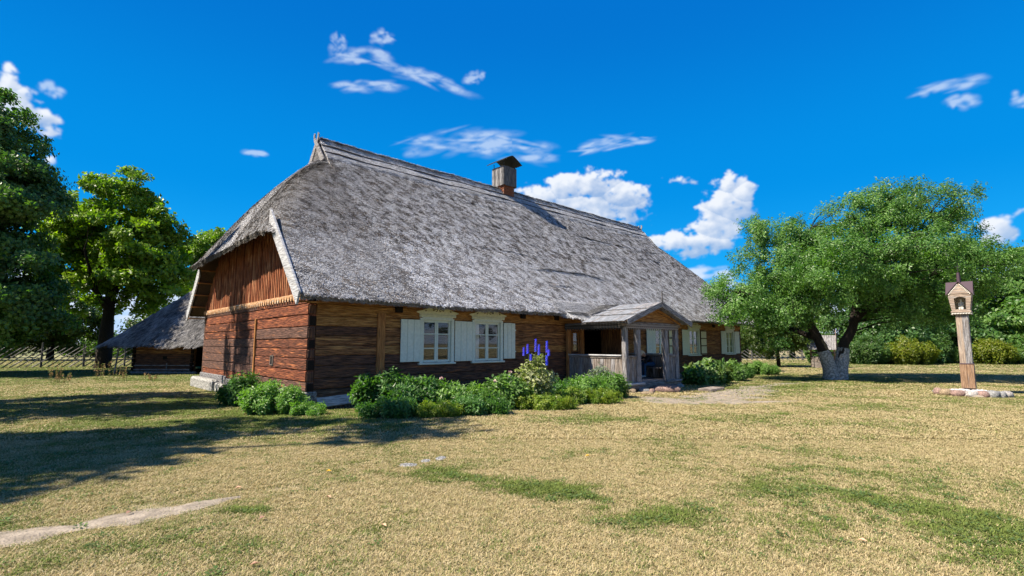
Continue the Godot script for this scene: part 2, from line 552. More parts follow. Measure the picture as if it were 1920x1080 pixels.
	for i in hot:
		var x: int = i % w
		var y: int = i / w
		var ax := x / per
		var el := 90.0 - y / per
		var c: Color = base_row[y]
		if wisp[i] > 0.0:
			var f := q.get_noise_3d(ax * 0.9 + el * 0.5, el * 3.2 - ax * 0.5, 7.0)
			var a := (1.0 - exp(-wisp[i] * 1.15)) * clampf(0.85 + 1.2 * f, 0.15, 1.3)
			c = c.lerp(Color(.30, .355, .43), clampf(a, 0.0, 0.58))
		if cover[i] > 0.0:
			var f := q.get_noise_3d(ax * 1.15, el * 1.5, 0.0)
			var f2 := q.get_noise_3d((ax - 0.45) * 1.15, (el + 0.45) * 1.5, 0.0)
			var up := clampi(y - int(0.9 * per), 0, h / 2 - 1) * w + posmod(x - int(0.9 * per), w)
			var d := cover[i] + f * 0.80 - 0.40
			var toward := cover[up] + f2 * 0.80 - 0.40
			var a := smoothstep(0.0, 0.40, d)
			if a > 0.0:
				var lit := clampf(0.50 + 0.42 * lift[i] - 0.55 * (toward - d) + 0.45 * big.get_noise_3d(ax * 1.3, el * 1.8 + 40.0, 5.0), 0.0, 1.0)
				var col := Color(.17, .225, .32).lerp(Color(.385, .40, .425), lit)
				c = c.lerp(col, a * (0.78 + 0.18 * lit))
		im.set_pixel(x, y, c)
	# the pale bank of far cloud along the horizon, raised for more fill light
	for y in range(int(80.5 * per), h / 2):
		var el := 90.0 - y / per
		for x in range(0, w):
			var f := big.get_noise_3d(x / per * 0.5, el * 1.6, 60.0) + 0.5 * q.get_noise_3d(x / per * 0.7, el * 1.4, 50.0)
			var a := smoothstep(0.0, 0.5, 0.56 - el * 0.085 + f * 0.8)
			if a > 0.01 and cover[y * w + x] < 0.3:
				im.set_pixel(x, y, (base_row[y] as Color).lerp(Color(.32, .36, .43), a * 0.9))
	return ImageTexture.create_from_image(im)


func make_air() -> void:
	var cam := Camera3D.new()
	cam.name = "camera"
	cam.fov = 2.0 * rad_to_deg(atan(540.0 / 950.0))
	cam.position = Vector3(0, EYE, 0)
	cam.rotation.x = atan(105.0 / 950.0)
	cam.near = 0.05
	cam.far = 1500.0
	add_child(cam)
	var sun := DirectionalLight3D.new()
	sun.name = "sun"
	sun.light_color = Color(1.0, .955, .88)
	sun.light_energy = 1.55
	sun.light_angular_distance = 0.5
	sun.shadow_enabled = true
	var el := deg_to_rad(SUN_ELEVATION)
	var to_sun := Vector3(-cos(el) * .927, sin(el), cos(el) * .375)
	add_child(sun)
	sun.look_at_from_position(to_sun * 50.0, Vector3.ZERO, Vector3(0, 0, 1))
	var e := Environment.new()
	e.background_mode = Environment.BG_SKY
	var sky := Sky.new()
	var sm := PanoramaSkyMaterial.new()
	sm.panorama = paint_sky()
	sky.sky_material = sm
	e.sky = sky
	e.tonemap_mode = Environment.TONE_MAPPER_LINEAR
	e.tonemap_exposure = 2.4
	e.sdfgi_enabled = true
	e.ssao_enabled = true
	e.ssil_enabled = true
	var w := WorldEnvironment.new()
	w.name = "environment"
	w.environment = e
	add_child(w)


# ---------------------------------------------------------------- ground
const GREEN_SPOTS := [
	[-1.1, -6.78, .5, .22, 1.0], [-.55, -6.42, .55, .22, 1.1], [0.1, -6.08, .5, .24, 1.1], [.55, -5.82, .45, .26, 1.1], [1.0, -5.4, .5, .35, .9], [1.6, -5.0, .6, .35, .5],
	[3.6, -6.3, 1.0, .9, .22], [3.9, -5.2, .9, .9, .36], [4.6, -4.7, 1.0, .6, .42], [2.6, -4.5, 1.0, .5, .22], [3.5, -4.0, 1.0, .4, .30],
	[6.24, -12.1, .35, .18, 1.0], [-2.63, -5.27, .22, .1, 1.0], [-9.2, -14.0, 2.6, 2.2, .6], [-6.6, -11.3, 2.5, 1.6, .6], [-4.4, -10.8, 2.4, 1.3, .7],
	[10.0, -20.0, 2.6, 2.2, .9], [12.5, -25.0, 4.0, 2.6, .7], [15.0, -23.0, 3.2, 2.6, .55], [21.0, -41.0, 9.0, 3.5, .6], [34.0, -43.0, 9.0, 3.0, .6],
	[-22.0, -27.0, 9.0, 3.5, .75], [-30.0, -33.0, 9.0, 3.5, .9], [6.2, -15.5, 1.6, .7, .35], [9.5, -13.5, 3.0, 1.0, .25], [2.2, -11.4, 2.5, .6, .3]]
const BARE_SPOTS := [[-3.4, -5.35, .5, .18, .7], [-2.6, -6.05, .28, .1, .8], [13.0, -19.5, 3.5, .8, .35], [12.4, -16.6, 1.6, .4, .5], [-9.6, -16.6, 1.2, .7, .6]]


func near_poly(poly: PackedVector2Array, p: Vector2) -> float:
	# distance to the outline, negative inside
	var d := 1e9
	for i in poly.size():
		var q := Geometry2D.get_closest_point_to_segment(p, poly[i], poly[(i + 1) % poly.size()])
		d = minf(d, p.distance_to(q))
	return -d if Geometry2D.is_point_in_polygon(p, poly) else d


# (how green, how bare, tone) of the lawn at a place
func lawn(x: float, z: float) -> Vector3:
	var big := n_lawn.get_noise_2d(x * 0.55, z * 0.75)
	var small := n_lawn.get_noise_2d(x * 2.3 + 70.0, z * 2.6)
	var tiny := n_fine.get_noise_2d(x * 3.0, z * 3.0)
	var dist := sqrt(x * x + z * z)
	var g := 0.07 + 0.50 * big + 0.42 * small + 0.30 * tiny + clampf((dist - 12.0) * 0.012, 0.0, 0.26)
	if x < -3.0:
		g += clampf((-3.0 - x) * 0.04, 0.0, 0.22)
	for s in GREEN_SPOTS:
		var d := Vector2((x - s[0]) / s[2], (z - s[1]) / s[3]).length_squared()
		if d < 4.0:
			g += s[4] * exp(-d) * clampf(0.85 + 1.0 * small + 0.9 * tiny, 0.0, 1.3)
	var bare := clampf(0.05 + 0.5 * n_lawn.get_noise_2d(x * 1.7 - 30.0, z * 2.0 + 11.0) + 0.2 * tiny - 0.22, 0.0, 0.5)
	for s in BARE_SPOTS:
		var d := Vector2((x - s[0]) / s[2], (z - s[1]) / s[3]).length_squared()
		if d < 4.0:
			bare += s[4] * exp(-d)
	return Vector3(clampf(g, 0.0, 1.0), clampf(bare, 0.0, 1.0), clampf(0.5 + 0.5 * small + 0.6 * tiny, 0.0, 1.0))


const DRY := Vector3(.385, .315, .165)
const DRY_PALE := Vector3(.50, .425, .265)
const GREEN := Vector3(.085, .125, .030)
const BARE := Vector3(.36, .29, .21)


func make_ground() -> void:
	n_lawn.seed = 12
	n_lawn.frequency = 0.35
	n_lawn.fractal_octaves = 4
	n_fine.seed = 31
	n_fine.frequency = 1.1
	n_fine.fractal_octaves = 3
	var s := 900
	var x0 := -50.0
	var z0 := -78.0
	var span := 92.0
	var bytes := PackedByteArray()
	bytes.resize(s * s * 3)
	var lut := PackedByteArray()
	lut.resize(1025)
	for i in 1025:
		lut[i] = int(clampf(Color(i / 1024.0, 0, 0).linear_to_srgb().r, 0.0, 1.0) * 255.0)
	for j in s:
		for i in s:
			var k := lawn(x0 + (i + 0.5) / s * span, z0 + (j + 0.5) / s * span)
			var c := (DRY.lerp(DRY_PALE, k.z) * 0.74).lerp(GREEN, k.x * 0.85).lerp(BARE, k.y * 0.6)
			var o := (j * s + i) * 3
			bytes[o] = lut[int(c.x * 1024.0)]
			bytes[o + 1] = lut[int(c.y * 1024.0)]
			bytes[o + 2] = lut[int(c.z * 1024.0)]
	var gm := plain(1, 1, 1, 0.95, ImageTexture.create_from_image(Image.create_from_data(s, s, false, Image.FORMAT_RGB8, bytes)))
	gm.texture_repeat = false
	gm.detail_enabled = true
	gm.detail_albedo = mottle(77, 0.06, 0.62, 1.0, 5)
	gm.detail_blend_mode = BaseMaterial3D.BLEND_MODE_MUL
	gm.detail_uv_layer = BaseMaterial3D.DETAIL_UV_2
	gm.uv2_scale = Vector3(70, 70, 1)
	var xs := [-700.0, -300.0, -120.0]
	var zs := [-900.0, -400.0, -150.0]
	for i in 93:
		xs.append(x0 + i)
		zs.append(z0 + i)
	xs.append_array([120.0, 300.0, 700.0])
	zs.append_array([60.0, 200.0, 500.0])
	var v := PackedVector3Array()
	var uv := PackedVector2Array()
	var nn := PackedVector3Array()
	var idx := PackedInt32Array()
	for z in zs:
		for x in xs:
			v.append(Vector3(x, 0, z))
			nn.append(Vector3.UP)
			uv.append(Vector2((x - x0) / span, (z - z0) / span))
	var nx := xs.size()
	for j in zs.size() - 1:
		for i in nx - 1:
			var a := j * nx + i
			idx.append_array([a, a + 1, a + nx, a + 1, a + nx + 1, a + nx])
	var arr := []
	arr.resize(Mesh.ARRAY_MAX)
	arr[Mesh.ARRAY_VERTEX] = v
	arr[Mesh.ARRAY_NORMAL] = nn
	arr[Mesh.ARRAY_TEX_UV] = uv
	arr[Mesh.ARRAY_TEX_UV2] = uv
	arr[Mesh.ARRAY_INDEX] = idx
	var am := ArrayMesh.new()
	am.add_surface_from_arrays(Mesh.PRIMITIVE_TRIANGLES, arr)
	am.surface_set_material(0, gm)
	var o := put("ground", am)
	tag(o, "dry mown lawn, straw yellow with greener patches, spreading round the farmhouse", "lawn", "", "structure")


func make_path(points: Array, label: String) -> void:
	# a trodden strip: [x, z, half width] along its middle, with an uneven edge
	var left := []
	var right := []
	var fine := []
	for i in points.size() - 1:
		for k in 6:
			var f := k / 6.0
			fine.append([lerpf(points[i][0], points[i + 1][0], f), lerpf(points[i][1], points[i + 1][1], f), lerpf(points[i][2], points[i + 1][2], f)])
	fine.append(points[-1])
	for i in fine.size():
		var a: Array = fine[maxi(i - 1, 0)]
		var b: Array = fine[mini(i + 1, fine.size() - 1)]
		var d := Vector2(b[0] - a[0], b[1] - a[1]).normalized()
		var s := Vector2(-d.y, d.x)
		var p := Vector2(fine[i][0], fine[i][1])
		var w: float = fine[i][2]
		left.append(p + s * w * (1.0 + 0.85 * n_fine.get_noise_2d(p.x * 1.5, p.y * 1.5 + 9.0)))
		right.append(p - s * w * (1.0 + 0.85 * n_fine.get_noise_2d(p.x * 1.5 + 40.0, p.y * 1.5)))
	var m := MB.new()
	var rows := []
	var uvs := []
	for i in fine.size():
		var row := []
		var ur := []
		for k in 7:
			var p: Vector2 = (left[i] as Vector2).lerp(right[i], k / 6.0)
			row.append(Vector3(p.x, 0.004 + 0.012 * sin(PI * k / 6.0) * (1.0 + 0.5 * n_fine.get_noise_2d(p.x * 2.0, p.y * 2.0)), p.y))
			ur.append(p)
		rows.append(row)
		uvs.append(ur)
	m.grid(rows, uvs)
	if m.n[m.n.size() / 2].y < 0.0:
		m = MB.new()
		m.grid(rows, uvs, true)
	var o := put("path", m.done(M.soil))
	tag(o, label, "path", "", "structure")
	var poly := PackedVector2Array(left)
	right.reverse()
	poly.append_array(PackedVector2Array(right))
	soil_polys.append(poly)


func in_house(x: float, z: float) -> bool:
	var p := house_inv * Vector3(x, 0, z)
	return (p.x > -0.25 and p.x < 25.8 and p.z < 0.2 and p.z > -10.9) or (p.x > 9.5 and p.x < 13.5 and p.z < 2.9 and p.z > -0.2)


func make_grass() -> void:
	var r := RandomNumberGenerator.new()
	r.seed = 101
	var m := MB.new()
	for b in 13:
		var a := r.randf() * TAU
		var d := Vector3(cos(a), 0, sin(a))
		var s := Vector3(-d.z, 0, d.x)
		var o := Vector3(r.randf_range(-1, 1), 0, r.randf_range(-1, 1)) * 0.07
		var tall := r.randf_range(0.010, 0.027)
		var reach := r.randf_range(0.012, 0.04)
		var w := r.randf_range(0.0022, 0.004)
		var g := r.randf_range(0.65, 1.3)
		m.tint = Color(g, g * r.randf_range(0.95, 1.05), g * r.randf_range(0.8, 1.1))
		var mid := o + d * reach * 0.35 + Vector3.UP * tall * 0.7
		m.quad(o - s * w, o + s * w, mid + s * w * 0.8, mid - s * w * 0.8)
		m.tri(mid - s * w * 0.8, mid + s * w * 0.8, o + d * reach + Vector3.UP * tall)
	var mesh := m.done(M.blade)
	var where := []
	var tints := PackedColorArray()
	var bands := [[1.6, 9.0, 165000, 0.85], [9.0, 16.0, 120000, 1.35], [16.0, 30.0, 95000, 2.3], [30.0, 52.0, 45000, 3.6]]
	for b in bands:
		var made := 0
		while made < b[2]:
			made += 1
			var d: float = sqrt(r.randf_range(b[0] * b[0], b[1] * b[1]))
			var x := d * r.randf_range(-1.12, 1.12) * (1.0 if made % 6 else 1.6)
			var z := -d
			if in_house(x, z):
				continue
			var k := lawn(x, z)
			if r.randf() < k.y * 0.8:
				continue
			var near := 9.0
			var kept := 0.16
			for i in soil_polys.size():
				var dd := near_poly(soil_polys[i], Vector2(x, z))
				if dd < near:
					near = dd
					kept = 0.40 if i == 2 else 0.16
			if near < 0.0 and r.randf() > kept + 0.7 * clampf(1.0 + near * 7.0, 0.0, 1.0):
				continue
			var is_green := r.randf() < k.x * 0.9
			var c: Vector3 = GREEN.lerp(Vector3(.15, .19, .04), r.randf()) * 1.15 if is_green else DRY.lerp(DRY_PALE, r.randf()).lerp(Vector3(.30, .20, .08), r.randf() * 0.35) * 1.12
			if r.randf() < 0.21:
				c = c.lerp(Vector3(.17, .20, .055), 0.65)
			var sc: float = b[3] * r.randf_range(0.75, 1.35) * (1.0 + 0.35 * float(is_green) * k.x)
			if near < 0.25:
				sc *= 0.8
			var wide: float = sc * (1.0 + 0.35 * (b[3] - 1.0))
			where.append(Transform3D(Basis(Vector3.UP, r.randf() * TAU).scaled(Vector3(wide, minf(sc, 1.9), wide)), Vector3(x, -0.002, z)))
			tints.append(Color(c.x, c.y, c.z))
	# a few taller stray stems
	for k in 5000:
		var d := sqrt(r.randf_range(12.0, 500.0))
		var x := d * r.randf_range(-1.1, 1.1)
		var z := -d
		if in_house(x, z) or lawn(x, z).x < 0.3:
			continue
		where.append(Transform3D(Basis(Vector3.UP, r.randf() * TAU).scaled(Vector3(.5, r.randf_range(1.8, 3.2), .5)), Vector3(x, -0.002, z)))
		tints.append(Color(.36, .33, .15) if r.randf() < 0.5 else Color(.15, .21, .05))
	var o := scatter("grass", mesh, where, tints)
	tag(o, "short dry grass covering the whole lawn, pale straw with green tufts", "grass")


func make_weeds() -> void:
	# low clover and plantain in the greener spots
	var r := RandomNumberGenerator.new()
	r.seed = 202
	var m := MB.new()
	for k in 9:
		var a := r.randf() * TAU
		var d := Vector3(cos(a), r.randf_range(0.15, 0.5), sin(a)).normalized()
		var s := d.cross(Vector3.UP).normalized()
		var o := Vector3(r.randf_range(-.03, .03), r.randf_range(.004, .02), r.randf_range(-.03, .03))
		var l := r.randf_range(.018, .042)
		var w := l * r.randf_range(.25, .42)
		var g := r.randf_range(.6, 1.4)
		m.tint = Color(g, g, g * r.randf_range(.8, 1.2))
		m.tri(o, o + d * l * .55 + s * w, o + d * l)
		m.tri(o, o + d * l, o + d * l * .55 - s * w)
	var mesh := m.done(M.leaf)
	var where := []
	var tints := PackedColorArray()
	while where.size() < 6000:
		var d := sqrt(r.randf_range(12.0, 330.0))
		var x := d * r.randf_range(-1.1, 1.1)
		var z := -d
		var k := lawn(x, z)
		if in_house(x, z) or r.randf() > pow(k.x, 1.6) * 1.2 + 0.01 or n_fine.get_noise_2d(x * 1.3 + 60.0, z * 1.3) < 0.05:
			continue
		where.append(Transform3D(Basis(Vector3.UP, r.randf() * TAU).scaled(Vector3.ONE * r.randf_range(.5, 1.25)), Vector3(x, 0.002, z)))
		var c := Vector3(.09, .16, .04).lerp(Vector3(.20, .27, .085), r.randf())
		tints.append(Color(c.x, c.y, c.z))
	var o := scatter("clover", mesh, where, tints)
	tag(o, "low clover and broad weeds growing in the greener spots of the lawn", "weeds")


# ---------------------------------------------------------------- farmhouse
const LONG := 25.6
const DEEP := 10.6
const EAVE_OUT := 0.65
const FRONT_TURN := 0.0


func smin(a: float, b: float, k: float) -> float:
	var h := maxf(k - absf(a - b), 0.0) / k
	return minf(a, b) - h * h * k * 0.25


func roof_y(t: float, s: float, hipped := true) -> float:
	var y := smin(2.86 + 1.05 * (s + EAVE_OUT), 2.86 + 1.05 * (DEEP - s + EAVE_OUT), 0.30)
	if hipped and t < 2.21:
		y = smin(y, 4.76 + 1.27 * (t + 0.7) + 0.34 * sin(PI * clampf((t + 0.7) / 2.9, 0.0, 1.0)), 1.0)
	if hipped and t > LONG - 2.21:
		y = smin(y, 4.76 + 1.27 * (LONG + 0.7 - t) + 0.34 * sin(PI * clampf((LONG + 0.7 - t) / 2.9, 0.0, 1.0)), 1.0)
	return y


func thatch_y(t: float, s: float) -> float:
	var y := roof_y(t, s)
	var ridge := absf(s - DEEP * 0.5)
	y -= 0.06 * sin(PI * clampf(t / LONG * 1.35, 0.0, 1.0)) * smoothstep(1.5, -0.6, minf(s, DEEP - s))
	y += 0.035 * n_any.get_noise_2d(t * 0.5, s * 0.7) + 0.010 * n_any.get_noise_2d(t * 2.2, s * 2.2 + 50.0)
	# worn courses: shallow wavy steps across the slope
	var q := (minf(s, DEEP - s) + 0.16 * n_any.get_noise_2d(t * 0.22, s * 0.2 + 9.0) + 0.03 * n_any.get_noise_2d(t * 2.0, 4.0)) / 0.58
	var frac := q - floorf(q)
	var worn := clampf(0.10 + 1.8 * n_any.get_noise_2d(t * 0.17 + 33.0, floorf(q) * 3.7), 0.0, 1.0) * smoothstep(4.0, 10.0, t)
	if ridge > 0.9 and s > 0.4 and t > 2.0:
		y -= 0.05 * worn * smoothstep(0.86, 0.90, frac) * (1.0 - smoothstep(0.90, 1.0, frac))
	if t > 2.2 and t < LONG - 2.2:
		y += 0.06 * smoothstep(0.92, 0.72, ridge) + 0.13 * exp(-ridge * ridge / 0.05)
	return y


func end_t(s: float) -> float:
	var into := minf(s, DEEP - s)
	return lerpf(-0.45, lerpf(-0.62, -0.92, s / DEEP), smoothstep(0.95, 1.5, into)) + 0.04 * n_any.get_noise_1d(s * 3.0)


func make_log(length: float, high: float, deep: float, r: RandomNumberGenerator, material: Material) -> ArrayMesh:
	# along x, front at z = 0, from y = 0 to high; hewn: bevelled edges and an uneven face
	var m := MB.new()
	m.shift = Vector2(r.randf() * 20.0, r.randf() * 20.0)
	var segs := maxi(1, int(round(length / 0.9)))
	var rows := []
	var uvs := []
	for i in segs + 1:
		var x := length * i / segs
		var out := r.randf_range(-0.008, 0.008)
		var b := r.randf_range(0.016, 0.032)
		var lo := r.randf_range(0.0, 0.010)
		var hi := r.randf_range(0.0, 0.010)
		rows.append([Vector3(x, 0, -deep), Vector3(x, 0, -b - 0.012), Vector3(x, b * 0.7 + lo, out), Vector3(x, high - b * 0.7 - hi, out + r.randf_range(-.004, .004)), Vector3(x, high, -b - 0.012), Vector3(x, high, -deep)])
		uvs.append([Vector2(x, -deep), Vector2(x, 0), Vector2(x, 0.02), Vector2(x, high - 0.02), Vector2(x, high), Vector2(x, high + deep)])
	for i in segs:
		for k in 5:
			m.quad(rows[i][k], rows[i + 1][k], rows[i + 1][k + 1], rows[i][k + 1], uvs[i][k], uvs[i + 1][k], uvs[i + 1][k + 1], uvs[i][k + 1])
	for e in [0, segs]:
		var p: Array = rows[e]
		for k in range(1, 5):
			if e == 0:
				m.tri(p[0], p[k], p[k + 1], Vector2(0, 0), Vector2(.1, .1), Vector2(.1, .2))
			else:
				m.tri(p[0], p[k + 1], p[k], Vector2(0, 0), Vector2(.1, .1), Vector2(.1, .2))
	return m.done(material)


func bar(called: String, parent: Node3D, a: Vector3, b: Vector3, material: Material, bevel := 0.008, turn := Basis()) -> MeshInstance3D:
	# a box between two opposite corners
	var m := MB.new()
	m.shift = Vector2(rng.randf() * 20.0, rng.randf() * 20.0)
	m.box(Transform3D(turn, Vector3.ZERO), (b - a).abs(), bevel)
	return put(called, m.done(material), parent, Transform3D(Basis(), (a + b) * 0.5))


func beam(called: String, parent: Node3D, a: Vector3, b: Vector3, wide: float, thick: float, material: Material, up := Vector3.UP, bevel := 0.008) -> MeshInstance3D:
	# a plank from a to b, wide across, thick along up
	var d := (b - a).normalized()
	var side := up.cross(d).normalized()
	var u := d.cross(side)
	var m := MB.new()
	m.shift = Vector2(rng.randf() * 20.0, rng.randf() * 20.0)
	m.box(Transform3D(Basis(d, u, side), Vector3.ZERO), Vector3(a.distance_to(b), thick, wide), bevel)
	return put(called, m.done(material), parent, Transform3D(Basis(), (a + b) * 0.5))


func make_walls() -> void:
	# front wall, hewn logs between the openings
	var rows := [0.30, 0.52, 0.78, 1.10, 1.36, 1.61, 1.86, 2.11, 2.37, 2.64, 2.92, 3.25]
	var holes := [[3.36, 4.42, 1.10, 2.37], [5.32, 6.46, 1.10, 2.37], [10.16, 10.52, 1.36, 2.11], [10.86, 12.30, 0.30, 2.37], [12.68, 13.08, 1.36, 2.11], [16.12, 17.15, 1.10, 2.37], [19.34, 20.36, 1.10, 2.37], [23.62, 24.55, 1.10, 2.37]]
	for i in rows.size() - 1:
		var cuts := [[0.21, LONG - 0.21]]
		for q in holes:
			if q[2] < rows[i + 1] - 0.01 and q[3] > rows[i] + 0.01:
				var last: Array = cuts.pop_back()
				cuts.append([last[0], q[0]])
				cuts.append([q[1], last[1]])
		for cut in cuts:
			var stops := [cut[0]]
			if cut[0] < 1.0 and cut[1] > 3.0:
				stops.append(2.0)   # behind the upright at the end bay
			var at: float = stops[-1]
			while cut[1] - at > 8.5:
				at += rng.randf_range(5.0, 7.5)
				stops.append(at)
			stops.append(cut[1])
			for k in stops.size() - 1:
				var y: float = rows[i]
				var f := rng.randf()
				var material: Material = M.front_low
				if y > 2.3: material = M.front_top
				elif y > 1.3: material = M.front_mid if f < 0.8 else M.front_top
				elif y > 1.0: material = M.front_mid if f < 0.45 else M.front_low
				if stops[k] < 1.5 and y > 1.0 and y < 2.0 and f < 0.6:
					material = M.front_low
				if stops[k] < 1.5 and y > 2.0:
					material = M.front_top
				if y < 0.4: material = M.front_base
				put("log", make_log(stops[k + 1] - stops[k] - 0.004, rows[i + 1] - rows[i], 0.17, rng, material), house, at3(stops[k] + 0.002, y, rng.randf_range(-.008, .004)))
	# gable wall facing the lawn, split by an upright; and the two walls at the back, which only close the house
	var turn := Basis(Vector3.UP, -PI / 2)
	var split := -4.02
	for half in 2:
		var y := 0.47
		var k := 0
		while y < 2.80:
			var hgt := rng.randf_range(0.235, 0.31)
			if y + hgt > 2.68:
				hgt = 2.88 - y
			var z0 := -DEEP + 0.02 if half == 0 else split
			var z1 := split if half == 0 else -0.002
			var material: Material = M.gable[[0, 1, 0, 2][rng.randi() % 4]] if half == 0 else M.gable[[2, 1, 1, 2, 0][rng.randi() % 5]]
			put("log", make_log(z1 - z0, hgt, 0.20, rng, material), house, Transform3D(turn, Vector3(rng.randf_range(-.008, .006), y, z0)))
			if half == 1:
				bar("log_end", house, Vector3(0.015, y + 0.016, -0.10), Vector3(0.195, y + hgt * 0.86, 0.012 + rng.randf_range(0, .01)), M.end_grain if k % 2 == 0 else M.front_low, 0.012)
			y += hgt
			k += 1
	bar("log_end", house, Vector3(0.015, 2.90, -0.10), Vector3(0.195, 3.2, 0.01), M.front_low, 0.012)
	for i in 12:
		var y := 0.3 + i * 0.25
		put("back_log", make_log(DEEP, 0.25, 0.2, rng, M.front_low), house, Transform3D(Basis(Vector3.UP, PI / 2), Vector3(LONG, y, 0)))
		put("back_log", make_log(LONG, 0.25, 0.2, rng, M.front_low), house, Transform3D(Basis(Vector3.UP, PI), Vector3(LONG, y, -DEEP)))
	bar("ceiling", house, Vector3(0.25, 2.72, -DEEP + 0.25), Vector3(LONG - 0.25, 2.80, -0.2), M.dark, 0.0)
	bar("house_floor", house, Vector3(0.25, 0.28, -DEEP + 0.25), Vector3(LONG - 0.25, 0.34, -0.2), M.front_low, 0.0)
	# uprights
	bar("upright_post", house, Vector3(1.90, 0.54, -0.02), Vector3(2.14, 2.52, 0.055), M.post, 0.012)
	bar("upright_post", house, Vector3(-0.05, 0.45, -4.07), Vector3(0.02, 2.42, -3.97), M.post, 0.01)
	bar("wall_plate", house, Vector3(0.22, 2.50, 0.01), Vector3(9.4, 2.66, 0.05), M.front_top, 0.012)
	bar("wall_plate", house, Vector3(13.9, 2.50, 0.01), Vector3(25.5, 2.66, 0.05), M.front_top, 0.012)
	for t in [2.42, 7.35, 9.1, 14.6, 18.2, 21.9]:
		bar("beam_end", house, Vector3(t, 2.53, 0.0), Vector3(t + 0.22, 2.70, 0.12), M.end_grain, 0.015)
	# little hole in the gable: a black panel paints the shade inside it
	bar("dark_vent_panel", house, Vector3(-0.018, 1.08, -2.53), Vector3(0.02, 1.30, -2.37), M.dark, 0.0)
	var dark_vent_panel := house.get_child(house.get_child_count() - 1)
	var f := MB.new()
	for b in [[1.055, 1.08, -2.56, -2.34], [1.30, 1.325, -2.56, -2.34], [1.08, 1.30, -2.56, -2.53], [1.08, 1.30, -2.37, -2.34]]:
		f.box(at3(-0.012, (b[0] + b[1]) / 2 - 1.19, (b[2] + b[3]) / 2 + 2.45), Vector3(0.05, b[1] - b[0], b[3] - b[2]), 0.004)
	put("frame", f.done(M.grey_brown), dark_vent_panel)
	# footing
	bar("footing", house, Vector3(-0.03, -0.2, -7.0), Vector3(0.3, 0.47, 0.03), M.plaster, 0.03)
	bar("footing", house, Vector3(-0.06, -0.2, -DEEP - 0.03), Vector3(0.3, 0.55, -7.004), M.plaster, 0.03)
	bar("footing", house, Vector3(0.304, -0.2, -0.3), Vector3(LONG, 0.30, -0.03), M.plaster, 0.03)
	bar("footing_ledge", house, Vector3(-0.36, -0.2, -DEEP - 0.10), Vector3(-0.064, 0.40, -7.6), M.lime, 0.09)
	bar("footing_ledge", house, Vector3(-0.22, -0.2, -7.596), Vector3(-0.064, 0.30, -5.2), M.lime, 0.06)
	beam("skirting_board", house, Vector3(0.3, 0.20, 0.03), Vector3(3.4, 0.36, 0.03), 0.30, 0.05, M.grey_light, Vector3(0, .55, 1), 0.01)
	beam("skirting_board", house, Vector3(3.42, 0.34, 0.02), Vector3(9.6, 0.34, 0.02), 0.2, 0.05, M.front_base, Vector3(0, .35, 1), 0.01)
	beam("skirting_board", house, Vector3(13.6, 0.34, 0.02), Vector3(25.5, 0.34, 0.02), 0.2, 0.05, M.front_low, Vector3(0, .35, 1), 0.01)
	# boarded gable over the logs
	var w := 0.302
	for i in 35:
		var s := 0.04 + w * i
		var top := minf(roof_y(0.0, s + 0.02, false), roof_y(0.0, minf(s + w - 0.02, DEEP), false))
		top = minf(top, 5.5) - 0.22
		if top < 3.05:
			continue
		bar("gable_board", house, Vector3(0.0, 2.90, -s - w + 0.004), Vector3(0.03 + rng.randf_range(0, .01), top, -s - 0.004), M.gable_board[rng.randi() % 2], 0.004)
		bar("batten", house, Vector3(-0.032, 2.90, -s - 0.042), Vector3(-0.002, minf(top, roof_y(0.0, s, false) - 0.3), -s + 0.042), M.batten, 0.01)
		bar("batten", house, Vector3(-0.028, 2.90, -s - 0.195), Vector3(-0.002, top, -s - 0.135), M.batten if i % 3 else M.gable_board[1], 0.01)
	# scalloped trim under the boards
	bar("trim_board", house, Vector3(-0.055, 2.915, -DEEP + 0.05), Vector3(-0.034, 2.95, -0.02), M.trim, 0.004)
	var m := MB.new()
	for i in 53:
		m.shift = Vector2(rng.randf() * 9.0, rng.randf() * 9.0)
		var z := -DEEP + 0.1 + i * 0.2
		m.prism(Transform3D(Basis(Vector3.UP, -PI / 2), Vector3(-0.045, 2.9, z)), PackedVector2Array([Vector2(-.098, .02), Vector2(-.07, -.03), Vector2(-.03, -.12), Vector2(.03, -.12), Vector2(.07, -.03), Vector2(.098, .02)]), 0.022)
	put("scalloped_trim", m.done(M.trim), house)


